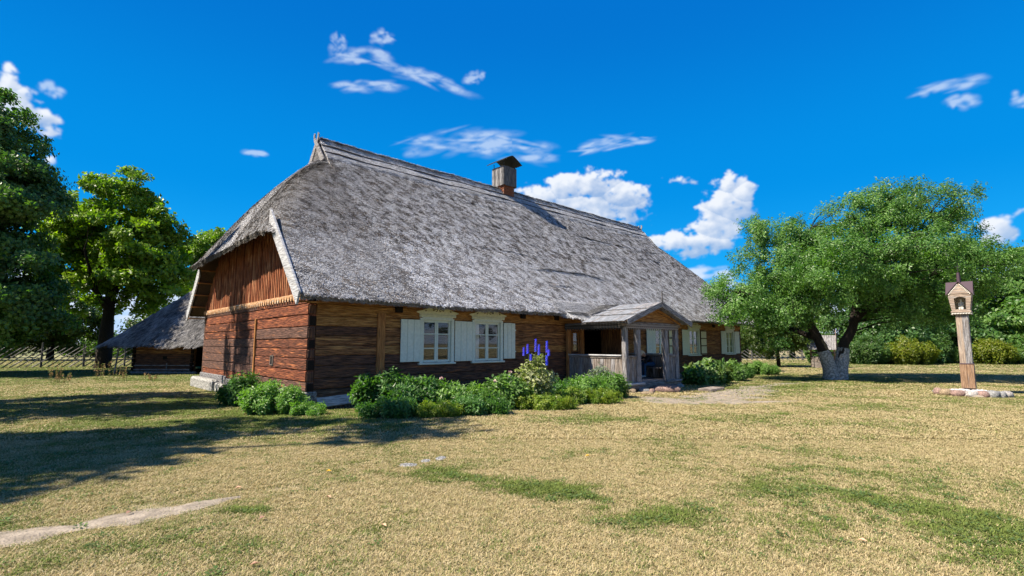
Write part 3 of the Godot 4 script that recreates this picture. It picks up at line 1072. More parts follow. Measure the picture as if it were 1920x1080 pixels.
func make_roof() -> void:
	var ss := []
	var cols := 190
	for k in cols + 1:
		ss.append(-EAVE_OUT + (DEEP + 2 * EAVE_OUT) * k / cols)
	var tops := []
	var uvs := []
	var under := []
	var row_t := []
	for i in 27:
		row_t.append([0, i / 26.0])
	for i in 165:
		row_t.append([1, i / 164.0])
	for i in 27:
		row_t.append([2, i / 26.0])
	for q in row_t:
		var top := []
		var uv := []
		var low := []
		for s in ss:
			var e := end_t(s)
			var t: float
			if q[0] == 0: t = lerpf(e, 2.2, q[1])
			elif q[0] == 1: t = lerpf(2.22, LONG - 2.22, q[1])
			else: t = lerpf(LONG - 2.2, LONG - e, q[1])
			var ragged := 0.0
			if s < -EAVE_OUT + 0.01 or s > DEEP + EAVE_OUT - 0.01:
				ragged = 0.05 * n_any.get_noise_1d(t * 4.0) + 0.03 * n_any.get_noise_1d(t * 13.0)
			top.append(Vector3(t, thatch_y(t, s) + ragged, -s))
			uv.append(Vector2(t, s * 1.44))
			var tl := clampf(t, e + 0.05, LONG - e - 0.05)
			var edge := minf(minf(s, DEEP - s) + EAVE_OUT, 2.0)
			edge = minf(edge, minf(t - e, LONG - e - t)) if minf(s, DEEP - s) > 1.1 else edge
			low.append(Vector3(tl, minf(roof_y(tl, s), top[-1].y) - lerpf(0.10, 0.42, smoothstep(0.0, 0.5, edge)) + ragged * 0.5, -clampf(s, -EAVE_OUT + 0.05, DEEP + EAVE_OUT - 0.05)))
		tops.append(top)
		uvs.append(uv)
		under.append(low)
	var m := MB.new()
	m.grid(tops, uvs, true)
	var thatch := put("thatch", m.done(M.thatch), house)
	m = MB.new()
	m.grid(under, uvs)
	# the cut edge all round
	var rows := tops.size()
	for k in cols:
		for e in [0, rows - 1]:
			var a: Vector3 = tops[e][k]
			var b: Vector3 = tops[e][k + 1]
			var c: Vector3 = under[e][k + 1]
			var d: Vector3 = under[e][k]
			if e == 0: m.quad(a, b, c, d, Vector2(a.z, 0), Vector2(b.z, 0), Vector2(c.z, .15), Vector2(d.z, .15))
			else: m.quad(b, a, d, c, Vector2(b.z, 0), Vector2(a.z, 0), Vector2(d.z, .15), Vector2(c.z, .15))
	for i in rows - 1:
		for e in [0, cols]:
			var a: Vector3 = tops[i][e]
			var b: Vector3 = tops[i + 1][e]
			var c: Vector3 = under[i + 1][e]
			var d: Vector3 = under[i][e]
			if e == 0: m.quad(b, a, d, c, Vector2(b.x, 0), Vector2(a.x, 0), Vector2(d.x, .15), Vector2(c.x, .15))
			else: m.quad(a, b, c, d, Vector2(a.x, 0), Vector2(b.x, 0), Vector2(c.x, .15), Vector2(d.x, .15))
	put("thatch_underside", m.done(M.thatch_under), house)
	# loose reed ends over the slopes
	var r := RandomNumberGenerator.new()
	r.seed = 55
	var b := MB.new()
	for k in 9:
		var o := Vector3(r.randf_range(-.04, .04), r.randf_range(-.05, .03), 0)
		var side := r.randf_range(-0.8, 0.8)
		var len := r.randf_range(0.06, 0.13)
		var w := r.randf_range(0.006, 0.011)
		var tip := o + Vector3(side * len, len, r.randf_range(.004, .030))
		var g := [0.45, 1.25, 0.9, 1.3, 0.6, 1.1, 1.25, 0.7, 1.15][k] as float
		b.tint = Color(g, g, g)
		b.quad(o + Vector3(-w, 0, 0), o + Vector3(w, 0, 0), tip + Vector3(w * .7, 0, 0), tip + Vector3(-w * .7, 0, 0))
	var reed := b.done(M.straw)
	var where := []
	var tints := PackedColorArray()
	var tries := 0
	while where.size() < 200000 and tries < 1000000:
		tries += 1
		var on_hip := r.randf() < 0.15
		var t := r.randf_range(-0.9, 2.3) if on_hip else r.randf_range(-0.45, LONG + 0.4)
		var s := r.randf_range(0.0, DEEP + 0.5) if on_hip else r.randf_range(-EAVE_OUT, DEEP * 0.5 + 0.7)
		if t < end_t(s) + 0.02:
			continue
		# thin them with distance
		if not on_hip and r.randf() > lerpf(1.0, 0.42, t / LONG):
			continue
		var y := thatch_y(t, s)
		var dt := thatch_y(t + 0.05, s) - y
		var ds := thatch_y(t, s + 0.05) - y
		if absf(dt) > 0.4 or absf(ds) > 0.4:
			continue
		var up := Vector3(-dt, 0.05, ds).normalized()
		var down := (Vector3.DOWN + up * up.y).normalized()
		down = (down + up.cross(down) * r.randf_range(-0.5, 0.5)).normalized()
		var side := down.cross(up).normalized()
		var sc := r.randf_range(0.7, 1.3)
		where.append(Transform3D(Basis(side, down, up) * Basis.from_scale(Vector3(1, 1, 1) * sc), Vector3(t, y - 0.004, -s)))
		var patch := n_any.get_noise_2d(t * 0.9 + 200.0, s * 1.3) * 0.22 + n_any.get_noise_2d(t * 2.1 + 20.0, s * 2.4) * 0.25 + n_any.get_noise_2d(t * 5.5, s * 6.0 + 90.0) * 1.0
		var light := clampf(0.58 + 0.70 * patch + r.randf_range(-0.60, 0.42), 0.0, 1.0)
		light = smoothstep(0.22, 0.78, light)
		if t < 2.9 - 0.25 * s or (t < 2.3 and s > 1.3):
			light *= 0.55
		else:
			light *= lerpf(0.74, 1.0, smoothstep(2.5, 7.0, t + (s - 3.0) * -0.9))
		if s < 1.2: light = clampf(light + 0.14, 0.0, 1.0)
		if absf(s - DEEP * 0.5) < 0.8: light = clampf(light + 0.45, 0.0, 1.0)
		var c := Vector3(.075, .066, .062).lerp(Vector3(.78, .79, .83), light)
		if r.randf() < 0.10:
			c = c.lerp(Vector3(.28, .20, .12), 0.6)
		tints.append(Color(c.x, c.y, c.z))
	scatter("loose_reed", reed, where, tints, thatch)
	# ragged fringe under the eave
	where = []
	tints = PackedColorArray()
	for k in 9000:
		var t := r.randf_range(-0.45, LONG + 0.4)
		var f := r.randf()
		var p := Vector3(t, thatch_y(t, -EAVE_OUT) - lerpf(0.12, 0.0, f), lerpf(EAVE_OUT - 0.05, EAVE_OUT + 0.0, f))
		if k % 5 == 0:
			var s := r.randf_range(1.6, DEEP - 1.6)
			p = Vector3(lerpf(0.05, 0.0, f) + end_t(s), thatch_y(end_t(s), s) - lerpf(0.12, 0.0, f), -s)
		var down := Vector3(r.randf_range(-.3, .3), -0.9, 0.25) if k % 5 else Vector3(-0.2, -0.9, r.randf_range(-.3, .3))
		down = down.normalized()
		var up := (Vector3(0, .3, 1) if k % 5 else Vector3(-1, .3, 0))
		var side := down.cross(up).normalized()
		where.append(Transform3D(Basis(side, down, side.cross(down)).scaled(Vector3.ONE * r.randf_range(0.3, 0.65)), p))
		var g := r.randf_range(0.12, 0.5)
		tints.append(Color(g * 1.05, g * 0.96, g * 0.88))
	scatter("eave_fringe", reed, where, tints, thatch)
	# the thatch drawn out over the back of the porch roof
	var a_rows := []
	var a_uv := []
	var b_rows := []
	for i in 45:
		var t := 8.7 + 5.6 * i / 44.0
		var far := EAVE_OUT - 0.06 + 0.72 * smoothstep(0.0, 0.16, i / 44.0) * smoothstep(1.0, 0.84, i / 44.0) + 0.03 * n_any.get_noise_1d(t * 6.0)
		var row := []
		var low := []
		var uv := []
		for k in 13:
			var f := k / 12.0
			var z := lerpf(0.25, far, f)
			var y := thatch_y(t, -minf(z, EAVE_OUT)) + 0.02 - maxf(0.0, z - EAVE_OUT) * 0.30
			y = maxf(y, 3.17 - 0.278 * absf(t - 11.485)) if z > 0.3 else y
			row.append(Vector3(t, y - 0.10 * smoothstep(0.85, 1.0, f), z))
			low.append(Vector3(t, y - 0.13, z))
			uv.append(Vector2(t, z * 1.4))
		a_rows.append(row)
		b_rows.append(low)
		a_uv.append(uv)
	var ap := MB.new()
	ap.grid(a_rows, a_uv)
	if ap.n[300].y < 0.0:
		ap = MB.new()
		ap.grid(a_rows, a_uv, true)
	ap.grid(b_rows, a_uv)
	put("thatch_apron", ap.done(M.thatch), house)
	where = []
	tints = PackedColorArray()
	for k in 6000:
		var fi := r.randf() * 43.99
		var fk := r.randf() * 11.99
		var i := int(fi)
		var kk := int(fk)
		var p0: Vector3 = a_rows[i][kk]
		var du: Vector3 = a_rows[i + 1][kk] - p0
		var dv: Vector3 = a_rows[i][kk + 1] - p0
		var up := dv.cross(du).normalized()
		up = up if up.y > 0.0 else -up
		var down := (dv.normalized() + du.normalized() * r.randf_range(-.45, .45)).normalized()
		var side := down.cross(up).normalized()
		where.append(Transform3D(Basis(side, down, up) * Basis.from_scale(Vector3.ONE * r.randf_range(.7, 1.3)), p0 + du * (fi - i) + dv * (fk - kk)))
		var g := clampf(0.40 + r.randf_range(-.32, .34), .06, .72)
		tints.append(Color(g, g, g * 1.03))
	scatter("loose_reed", reed, where, tints, thatch)
	# ridge poles that hold the cap down
	for s in [DEEP * 0.5 - 0.34, DEEP * 0.5 - 0.66]:
		var path := []
		var radii := []
		for i in 41:
			var t := 2.15 + (LONG - 4.3) * i / 40.0
			path.append(Vector3(t, thatch_y(clampf(t, 2.25, LONG - 2.25), s) + 0.03 + 0.012 * sin(i * 1.7), -s + 0.02 * sin(i * 0.9)))
			radii.append(0.028)
		var p := MB.new()
		p.tube(path, radii, 5)
		put("ridge_pole", p.done(M.pole), house)
	# verge boards of the gable, at both slopes
	for side in [0, 1]:
		for end in [0, 1]:
			var path := []
			for i in 7:
				var s := lerpf(-EAVE_OUT - 0.04, 1.55 if side == 0 else 0.95, i / 6.0)
				path.append(Vector2(s, 2.86 + 1.05 * (s + EAVE_OUT)))
			var outline := PackedVector2Array()
			for p in path:
				outline.append(p + Vector2(-0.03, 0.06))
			outline.append(path[-1] + Vector2(0.10, 0.16))
			for i in 7:
				outline.append(path[6 - i] + Vector2(0.12, -0.24 - 0.05 * (6 - i) / 6.0))
			var m2 := MB.new()
			m2.shift = Vector2(rng.randf() * 9.0, rng.randf() * 9.0)
			# outline x runs into the house along s, so turn it to look out of the gable
			var basis := Basis(Vector3(0, 0, -1), Vector3.UP, Vector3(1, 0, 0)) if side == 0 else Basis(Vector3(0, 0, 1), Vector3.UP, Vector3(-1, 0, 0))
			put("verge_board", verge(m2, basis, outline), house, Transform3D(Basis(), Vector3((-0.50 if end == 0 else LONG + 0.50), 0, 0.0 if side == 0 else -DEEP)))
	# slats under the overhang at the verge
	for side in [0.0, 1.0]:
		for i in 5:
			var s := -0.4 + i * 0.42
			var z := -s if side == 0.0 else -DEEP + s
			bar("eave_slat", house, Vector3(-0.5, roof_y(0, s, false) - 0.47, z - 0.06), Vector3(0.25, roof_y(0, s, false) - 0.43, z + 0.06), M.post, 0.006)
	# crossed horns and the small triangular opening at each ridge end
	for end in [0, 1]:
		var t := 2.13 if end == 0 else LONG - 2.13
		var o := base("ridge_gablet", Vector3(t, 0, -DEEP * 0.5), 0.0, house)
		var p := MB.new()
		p.prism(Transform3D(Basis(Vector3(0, 0, 1), Vector3.UP, Vector3(-1, 0, 0)), Vector3.ZERO), PackedVector2Array([Vector2(-0.9, 8.1), Vector2(0.9, 8.1), Vector2(0, 9.08)]), 0.03)
		put("gablet_panel", p.done(M.grey_dark), o)
		for side in [-1.0, 1.0]:
			var h := MB.new()
			var outline := PackedVector2Array([Vector2(-0.84, 8.20), Vector2(-0.12, 9.03), Vector2(0.05, 9.20), Vector2(0.09, 9.30), Vector2(0.05, 9.34), Vector2(0.11, 9.40), Vector2(0.17, 9.33), Vector2(0.17, 9.22), Vector2(0.11, 9.06), Vector2(-0.55, 8.16)])
			h.shift = Vector2(3.0 + side, 4.0)
			h.prism(Transform3D(Basis(Vector3(0, 0, -side), Vector3.UP, Vector3(side, 0, 0)), Vector3((-0.05 - 0.022 * side) * (1 if end == 0 else -1), 0, 0)), outline, 0.038)
			put("horn_board", h.done(M.grey), o)


func verge(m: MB, basis: Basis, outline: PackedVector2Array) -> ArrayMesh:
	m.prism(Transform3D(basis, Vector3.ZERO), outline, 0.05)
	return m.done(M.grey_light)


func make_chimney() -> void:
	var o := base("chimney", Vector3(11.45, 0, -DEEP * 0.5), 0.0, house)
	bar("mortar_core", o, Vector3(-0.33, 8.4, -0.33), Vector3(0.33, 9.42, 0.33), M.mortar, 0.0)
	for row in 13:
		for side in 4:
			var turn := Basis(Vector3.UP, side * PI / 2)
			for k in 3:
				var x := -0.35 + k * 0.245 + (0.0 if row % 2 == 0 else -0.12)
				var x1 := minf(x + 0.235, 0.345)
				x = maxf(x, -0.345)
				if x1 - x < 0.05 or 8.45 + row * 0.075 > 9.36:
					continue
				var m := MB.new()
				m.box(Transform3D(turn, turn * Vector3((x + x1) / 2, 0, 0.335)), Vector3(x1 - x, 0.063, 0.03), 0.004)
				put("brick", m.done(M.brick), o, at3(0, 8.45 + row * 0.075, 0))
	for side in 4:
		var turn := Basis(Vector3.UP, side * PI / 2)
		for k in 6:
			var m := MB.new()
			m.shift = Vector2(rng.randf() * 9.0, rng.randf() * 9.0)
			m.box(Transform3D(turn, turn * Vector3(-0.355 + k * 0.142, 0, 0.425)), Vector3(0.136, 0.96 + rng.randf_range(-.02, .03), 0.025), 0.004)
			put("board", m.done(M.grey_dark if side in [0, 1] or k % 2 else M.grey), o, at3(0, 9.80, 0))
	for x in [-0.36, 0.36]:
		for z in [-0.36, 0.36]:
			var m := MB.new()
			m.tube([Vector3(x, 10.2, z), Vector3(x, 10.52, z)], [0.018, 0.018], 6)
			put("cap_post", m.done(M.iron), o)
	# two bent corrugated sheets that meet like a little roof
	for side in [-1.0, 1.0]:
		var rows := []
		var uvs := []
		var rows2 := []
		for i in 31:
			var z := -0.62 + 1.24 * i / 30.0
			var row := []
			var low := []
			var uv := []
			for k in 7:
				var f := k / 6.0
				var x: float = side * (-0.02 + 0.66 * f)
				var y := 10.82 - 0.36 * pow(f, 1.25) + 0.02 * sin(i * PI / 1.5)
				row.append(Vector3(x, y, z + 0.0))
				low.append(Vector3(x, y - 0.008, z))
				uv.append(Vector2(x, z))
			rows.append(row)
			rows2.append(low)
			uvs.append(uv)
		var m := MB.new()
		m.grid(rows, uvs, side > 0)
		m.grid(rows2, uvs, side < 0)
		put("cap_sheet", m.done(M.sheet), o)


func make_window(t0: float, t1: float, y0: float, y1: float, two_leaves := true, crown := true, curtain := 0) -> void:
	# the casing stands round the opening t0..t1; all in the plane of the front wall
	var o := base("window", Vector3((t0 + t1) * 0.5, y0, 0), 0.0, house)
	var w := (t1 - t0) * 0.5
	var h := y1 - y0
	var f := MB.new()
	f.box(at3(-w - 0.035, h * 0.5, 0.02), Vector3(0.11, h + 0.10, 0.05), 0.008)
	f.box(at3(w + 0.035, h * 0.5, 0.02), Vector3(0.11, h + 0.10, 0.05), 0.008)
	f.box(at3(0, h + 0.035, 0.024), Vector3(w * 2 + 0.06, 0.09, 0.05), 0.008)
	for s in [-1.0, 1.0]:   # reveal
		f.box(at3(s * (w - 0.012), h * 0.5, -0.08), Vector3(0.024, h - 0.01, 0.15), 0.0)
	f.box(at3(0, h - 0.012, -0.08), Vector3(w * 2 - 0.05, 0.02, 0.15), 0.0)
	put("frame", f.done(M.white), o)
	bar("sill", o, Vector3(-w - 0.13, -0.055, -0.12), Vector3(w + 0.13, 0.0, 0.10), M.white, 0.012)
	var leaves := 2 if two_leaves else 1
	var inner := w - 0.026
	for k in leaves:
		var a := -inner + 2.0 * inner * k / leaves
		var b := -inner + 2.0 * inner * (k + 1) / leaves
		var m := MB.new()
		var z := -0.035
		m.box(at3(a + 0.031, h * 0.5, z), Vector3(0.058, h - 0.03, 0.04), 0.006)
		m.box(at3(b - 0.031, h * 0.5, z), Vector3(0.058, h - 0.03, 0.04), 0.006)
		m.box(at3((a + b) * 0.5, 0.045, z - 0.001), Vector3(b - a - 0.12, 0.07, 0.038), 0.006)
		m.box(at3((a + b) * 0.5, h - 0.05, z - 0.001), Vector3(b - a - 0.12, 0.06, 0.038), 0.006)
		for q in [1, 2]:
			m.box(at3((a + b) * 0.5, h * q / 3.0, z - 0.002), Vector3(b - a - 0.12, 0.032, 0.03), 0.004)
		put("sash", m.done(M.white), o)
		for q in 3:
			bar("pane", o, Vector3(a + 0.05, h * q / 3.0 + 0.005, z - 0.006), Vector3(b - 0.05, h * (q + 1) / 3.0 - 0.005, z - 0.003), M.glass, 0.0)
	if crown:
		var m := MB.new()
		var e := w + 0.13
		m.prism(at3(0, h + 0.08, 0.05), PackedVector2Array([Vector2(-e, 0), Vector2(e, 0), Vector2(e, .09), Vector2(e + .10, .13), Vector2(e + .10, .15), Vector2(e - .12, .20), Vector2(0.30, .285), Vector2(.16, .30), Vector2(-.16, .30), Vector2(-.30, .285), Vector2(-e + .12, .20), Vector2(-e - .10, .15), Vector2(-e - .10, .13), Vector2(-e, .09)]), 0.035)
		m.box(at3(0, h + 0.13, 0.076), Vector3(e * 2 - 0.02, 0.03, 0.03), 0.008)
		put("crown_board", m.done(M.cream), o)
		var s := MB.new()  # dark arcs paint the shade in the holes of the cut-out scrolls
		for sx in [-1.0, 1.0]:
			for q in [[0.075, .235, .045, 0.3, 5.6], [.175, .245, .03, 2.0, 7.2], [.19, .31, .035, 3.4, 6.2], [w * 0.86, .225, .03, 2.6, 6.0]]:
				var path := []
				var radii := []
				for i in 9:
					var a: float = lerpf(q[3], q[4], i / 8.0)
					var rr: float = q[2] * (1.0 - 0.35 * i / 8.0)
					path.append(Vector3(sx * (q[0] + rr * cos(a)), h + 0.08 + q[1] + rr * sin(a) - 0.03, 0.068))
					radii.append(0.011)
				s.tube(path, radii, 5)
		put("scroll_cutout_dark", s.done(M.scroll), o)
	if curtain > 0:
		for k in [0] if curtain == 1 else [0, 1]:
			var rows := []
			var uvs := []
			for i in 2:
				var row := []
				var uv := []
				for j in 13:
					var x := -w + 0.04 + j * 0.026 if k == 0 else w - 0.36 + j * 0.026
					row.append(Vector3(x, 0.05 + (h - 0.1) * i, -0.16 + 0.02 * sin(j * 1.9)))
					uv.append(Vector2(j, i))
				rows.append(row)
				uvs.append(uv)
			var m := MB.new()
			m.grid(rows, uvs)
			put("curtain", m.done(M.curtain), o)


func make_shutter(t0: float, t1: float, y0: float, y1: float, planks := 3, battens := false) -> void:
	var o := base("shutter", Vector3(t0, y0, 0), 0.0, house)
	var w := (t1 - t0) / planks
	for k in planks:
		bar("plank", o, Vector3(k * w + 0.003, 0, 0.03), Vector3((k + 1) * w - 0.003, y1 - y0 + rng.randf_range(-.006, .006), 0.058 + rng.randf_range(0, .003)), M.cream if battens else M.white, 0.006)
	if battens:
		for f in [0.03, 0.36, 0.66, 0.97]:
			bar("batten", o, Vector3(0.0, (y1 - y0) * f - 0.025, 0.06), Vector3(t1 - t0, (y1 - y0) * f + 0.025, 0.085), M.scroll, 0.004)
		bar("batten", o, Vector3(-0.03, 0.0, 0.05), Vector3(0.012, y1 - y0, 0.083), M.scroll, 0.004)
	else:
		for f in [0.2, 0.8]:
			bar("hinge", o, Vector3(t1 - t0 - 0.03, (y1 - y0) * f - 0.02, 0.03), Vector3(t1 - t0 + 0.03, (y1 - y0) * f + 0.02, 0.07), M.white, 0.004)


func make_openings() -> void:
	make_window(3.36, 4.42, 1.10, 2.37)
	make_shutter(2.62, 3.27, 1.14, 2.36, 3)
	make_shutter(4.53, 5.22, 1.12, 2.36, 3)
	make_window(5.32, 6.46, 1.10, 2.37, true, true, 1)
	make_shutter(6.57, 7.10, 1.16, 2.36, 3)
	make_window(16.12, 17.15, 1.10, 2.37, true, true)
	make_shutter(15.35, 16.02, 1.10, 2.37, 3)
	make_shutter(17.27, 17.95, 1.10, 2.37, 3, true)
	make_window(19.34, 20.36, 1.10, 2.37, true, true)
	make_shutter(18.60, 19.24, 1.10, 2.37, 3)
	make_shutter(20.50, 21.15, 1.10, 2.37, 3, true)
	make_window(23.62, 24.55, 1.10, 2.37, true, true, 2)
	make_shutter(22.92, 23.52, 1.10, 2.37, 3)
	make_shutter(24.67, 25.30, 1.10, 2.37, 3)
	# little lights beside the door
	for t in [10.16, 12.68]:
		var o := base("window", Vector3(t + 0.19, 1.36, 0), 0.0, house)
		var m := MB.new()
		m.box(at3(-0.17, 0.375, 0.012), Vector3(0.05, 0.75, 0.05), 0.005)
		m.box(at3(0.17, 0.375, 0.012), Vector3(0.05, 0.75, 0.05), 0.005)
		for y in [0.02, 0.375, 0.73]:
			m.box(at3(0, y, 0.01), Vector3(0.29, 0.04, 0.045), 0.005)
		put("frame", m.done(M.post), o)
		for y in [0.2, 0.55]:
			bar("pane", o, Vector3(-0.145, y - 0.155, -0.01), Vector3(0.145, y + 0.155, -0.007), M.glass, 0.0)
	for t in [[9.86, 10.06], [10.60, 10.84], [12.32, 12.56], [13.16, 13.36]]:
		bar("upright_post", house, Vector3(t[0], 0.35, 0.0), Vector3(t[1], 2.44, 0.07), M.post, 0.012)
	bar("door_lintel", house, Vector3(10.62, 2.30, 0.0), Vector3(12.54, 2.44, 0.075), M.post, 0.012)
	var d := base("door", Vector3(12.29, 0.36, -0.18), deg_to_rad(72), house)
	for k in 5:
		bar("plank", d, Vector3(-0.27 * (k + 1) + 0.004, 0, -0.04), Vector3(-0.27 * k, 1.96, 0.0), M.front_mid, 0.006)
	bar("door_sill", house, Vector3(10.86, 0.30, -0.15), Vector3(12.30, 0.40, 0.06), M.grey, 0.015)


func make_porch() -> void:
	# platform, parapets of upright boards, posts, gabled plank roof; z runs out from the wall
	var a := 9.72
	var b := 13.25
	var out := 2.72
	bar("porch_floor", house, Vector3(a + 0.05, 0.22, 0.06), Vector3(b - 0.05, 0.30, out - 0.05), M.grey, 0.01)
	for k in 9:
		var z := 0.1 + k * 0.29
		bar("floor_board", house, Vector3(a + 0.02, 0.303, z), Vector3(b - 0.02, 0.325, z + 0.28), M.grey, 0.004)
	bar("porch_base_beam", house, Vector3(a - 0.10, 0.07, out - 0.12), Vector3(10.72, 0.24, out + 0.07), M.grey_brown, 0.02)
	bar("porch_base_beam", house, Vector3(a - 0.10, 0.07, 0.05), Vector3(a + 0.06, 0.24, out - 0.125), M.grey_brown, 0.02)
	bar("porch_base_beam", house, Vector3(b - 0.06, 0.07, 0.05), Vector3(b + 0.10, 0.24, out + 0.05), M.grey_brown, 0.02)
	bar("porch_base_beam", house, Vector3(10.724, 0.08, out - 0.16), Vector3(b - 0.064, 0.24, out + 0.04), M.grey_brown, 0.02)
	bar("plinth_board", house, Vector3(a - 0.13, 0.244, 0.05), Vector3(a + 0.04, 0.32, out - 0.065), M.grey_light, 0.02)
	bar("plinth_board", house, Vector3(a - 0.13, 0.244, out - 0.06), Vector3(10.76, 0.32, out + 0.11), M.grey_light, 0.02)
	bar("plinth_board", house, Vector3(12.28, 0.244, out - 0.06), Vector3(b + 0.12, 0.31, out + 0.09), M.grey, 0.02)
	# posts
	bar("porch_post", house, Vector3(a - 0.02, 0.32, out - 0.14), Vector3(a + 0.16, 2.26, out + 0.035), M.grey, 0.025)
	bar("porch_post", house, Vector3(10.42, 0.32, out - 0.13), Vector3(10.66, 2.26, out + 0.03), M.grey, 0.025)
	bar("porch_post", house, Vector3(12.30, 0.31, out - 0.13), Vector3(12.54, 2.26, out + 0.03), M.grey, 0.025)
	bar("porch_post", house, Vector3(b - 0.18, 0.31, out - 0.14), Vector3(b + 0.03, 2.26, out + 0.035), M.grey, 0.025)
	bar("porch_post", house, Vector3(a - 0.02, 0.32, 0.075), Vector3(a + 0.14, 2.26, 0.21), M.post, 0.02)
	bar("porch_post", house, Vector3(b - 0.14, 0.31, 0.075), Vector3(b + 0.02, 2.26, 0.21), M.post, 0.02)
	# parapets
	for side in 2:
		var x := a + 0.02 if side == 0 else b - 0.06
		var n := 15
		var w := (out - 0.36) / n
		for k in n:
			var z := 0.215 + k * w
			bar("parapet_board", house, Vector3(x, 0.322, z + 0.003), Vector3(x + 0.03 + rng.randf_range(0, .008), 1.16, z + w - 0.003), M.grey_brown if k % 3 else M.grey, 0.005)
		bar("parapet_rail", house, Vector3(x - 0.07, 1.23, 0.215), Vector3(x + 0.11, 1.28, out - 0.145), M.grey_light, 0.012)
		bar("parapet_rail", house, Vector3(x - 0.03, 1.155, 0.215), Vector3(x + 0.07, 1.226, out - 0.145), M.grey_brown, 0.012)
	for run in [[a + 0.165, 10.415], [12.545, b - 0.185]]:
		var n := 4
		var w: float = (run[1] - run[0]) / n
		for k in n:
			var x: float = run[0] + k * w
			bar("parapet_board", house, Vector3(x + 0.003, 0.322, out - 0.08), Vector3(x + w - 0.003, 1.16, out - 0.045 + rng.randf_range(0, .008)), M.grey_brown if k % 2 else M.grey, 0.005)
		bar("parapet_rail", house, Vector3(run[0], 1.157, out - 0.13), Vector3(run[1], 1.25, out + 0.01), M.grey_brown, 0.012)
	# bench along the right side
	bar("porch_bench", house, Vector3(b - 0.52, 0.70, 0.3), Vector3(b - 0.10, 0.75, out - 0.35), M.grey_brown, 0.01)
	bar("bench_support", house, Vector3(b - 0.48, 0.33, 0.6), Vector3(b - 0.12, 0.70, 0.66), M.grey_brown, 0.01)
	bar("bench_support", house, Vector3(b - 0.48, 0.33, 1.9), Vector3(b - 0.12, 0.70, 1.96), M.grey_brown, 0.01)
	# head beams and toothed valances
	bar("head_beam", house, Vector3(a - 0.22, 2.264, out - 0.13), Vector3(b + 0.20, 2.42, out + 0.03), M.grey_brown, 0.02)
	bar("head_beam", house, Vector3(a - 0.04, 2.264, 0.05), Vector3(a + 0.13, 2.41, out - 0.135), M.grey_dark, 0.02)
	bar("head_beam", house, Vector3(b - 0.13, 2.264, 0.05), Vector3(b + 0.04, 2.41, out - 0.135), M.grey_dark, 0.02)
	var m := MB.new()
	for k in 27:
		m.prism(at3(a + 0.08 + k * 0.13, 2.29, out + 0.042), PackedVector2Array([Vector2(-.064, .03), Vector2(-.064, -.09), Vector2(-.03, -.09), Vector2(0, -.16), Vector2(.03, -.09), Vector2(.064, -.09), Vector2(.064, .03)]), 0.02)
	put("toothed_valance", m.done(M.grey_brown), house)
	m = MB.new()
	for k in 20:
		m.prism(Transform3D(Basis(Vector3.UP, -PI / 2), Vector3(a - 0.052, 2.29, 0.15 + k * 0.13)), PackedVector2Array([Vector2(-.064, .03), Vector2(-.064, -.09), Vector2(-.03, -.09), Vector2(0, -.16), Vector2(.03, -.09), Vector2(.064, -.09), Vector2(.064, .03)]), 0.02)
	put("toothed_valance", m.done(M.grey_dark), house)
	# gable of the porch
	var c := (a + b) * 0.5
	var peak := 3.06
	var foot := 2.40
	var half := (b - a) * 0.5 + 0.32
	var tri := MB.new()
	for k in 4:
		var y0 := 2.425 + k * 0.125
		var y1 := minf(y0 + 0.12, 2.93)
		var x0 := (peak - 0.08 - y0) / (peak - foot) * half
		var x1 := maxf((peak - 0.08 - y1) / (peak - foot) * half, 0.02)
		var g := MB.new()
		g.shift = Vector2(k * 3.1, k * 1.7)
		g.prism(at3(c, 0, out - 0.05), PackedVector2Array([Vector2(-x0, y0), Vector2(x0, y0), Vector2(x1, y1), Vector2(-x1, y1)]), 0.03 + 0.006 * (k % 2))
		put("gable_board", g.done(M.front_top), house)
	beam("rafter", house, Vector3(c - half + 0.1, foot + 0.0, out + 0.02), Vector3(c, peak - 0.06, out + 0.02), 0.05, 0.09, M.front_top, Vector3.UP, 0.01)
	beam("rafter", house, Vector3(c, peak - 0.062, out + 0.022), Vector3(c + half - 0.1, foot, out + 0.022), 0.05, 0.09, M.front_top, Vector3.UP, 0.01)
	# weathered bargeboards
	beam("bargeboard", house, Vector3(c - half - 0.10, foot - 0.02, out + 0.40), Vector3(c + 0.01, peak + 0.02, out + 0.40), 0.035, 0.19, M.grey, Vector3.UP, 0.008)
	beam("bargeboard", house, Vector3(c - 0.01, peak + 0.022, out + 0.405), Vector3(c + half + 0.10, foot - 0.018, out + 0.405), 0.035, 0.19, M.grey, Vector3.UP, 0.008)
	beam("porch_spike", house, Vector3(c, peak + 0.02, out + 0.43), Vector3(c, peak + 0.50, out + 0.43), 0.03, 0.05, M.grey_dark, Vector3(1, 0, 0), 0.006)
	# plank roof, laid in three overlapping courses on each side
	for side in [-1.0, 1.0]:
		var run := 14
		for course in 3:
			for k in run:
				var z0 := out + 0.38 - (out - 0.92) * k / run
				var z1 := out + 0.38 - (out - 0.92) * (k + 1) / run
				var f0 := course / 3.0
				var f1 := (course + 1) / 3.0 + 0.05
				var p0 := Vector3(c + side * (half + 0.12) * f0, lerpf(peak + 0.08, foot + 0.02, f0) + 0.006 * course, (z0 + z1) / 2)
				var p1 := Vector3(c + side * (half + 0.12) * f1, lerpf(peak + 0.08, foot + 0.02, f1) + 0.05 + 0.006 * course, (z0 + z1) / 2)
				if course == 2:
					p1.y -= 0.03
				beam("shingle", house, p0, p1, absf(z1 - z0) - 0.012 + rng.randf_range(-.01, .004), 0.026, M.silver if rng.randf() < 0.75 else M.grey, Vector3.UP, 0.003)
	# eave board with its end joists on the left
	bar("eave_board", house, Vector3(c - half - 0.03, foot - 0.06, 0.4), Vector3(c - half + 0.05, foot - 0.0, out + 0.36), M.grey_dark, 0.01)


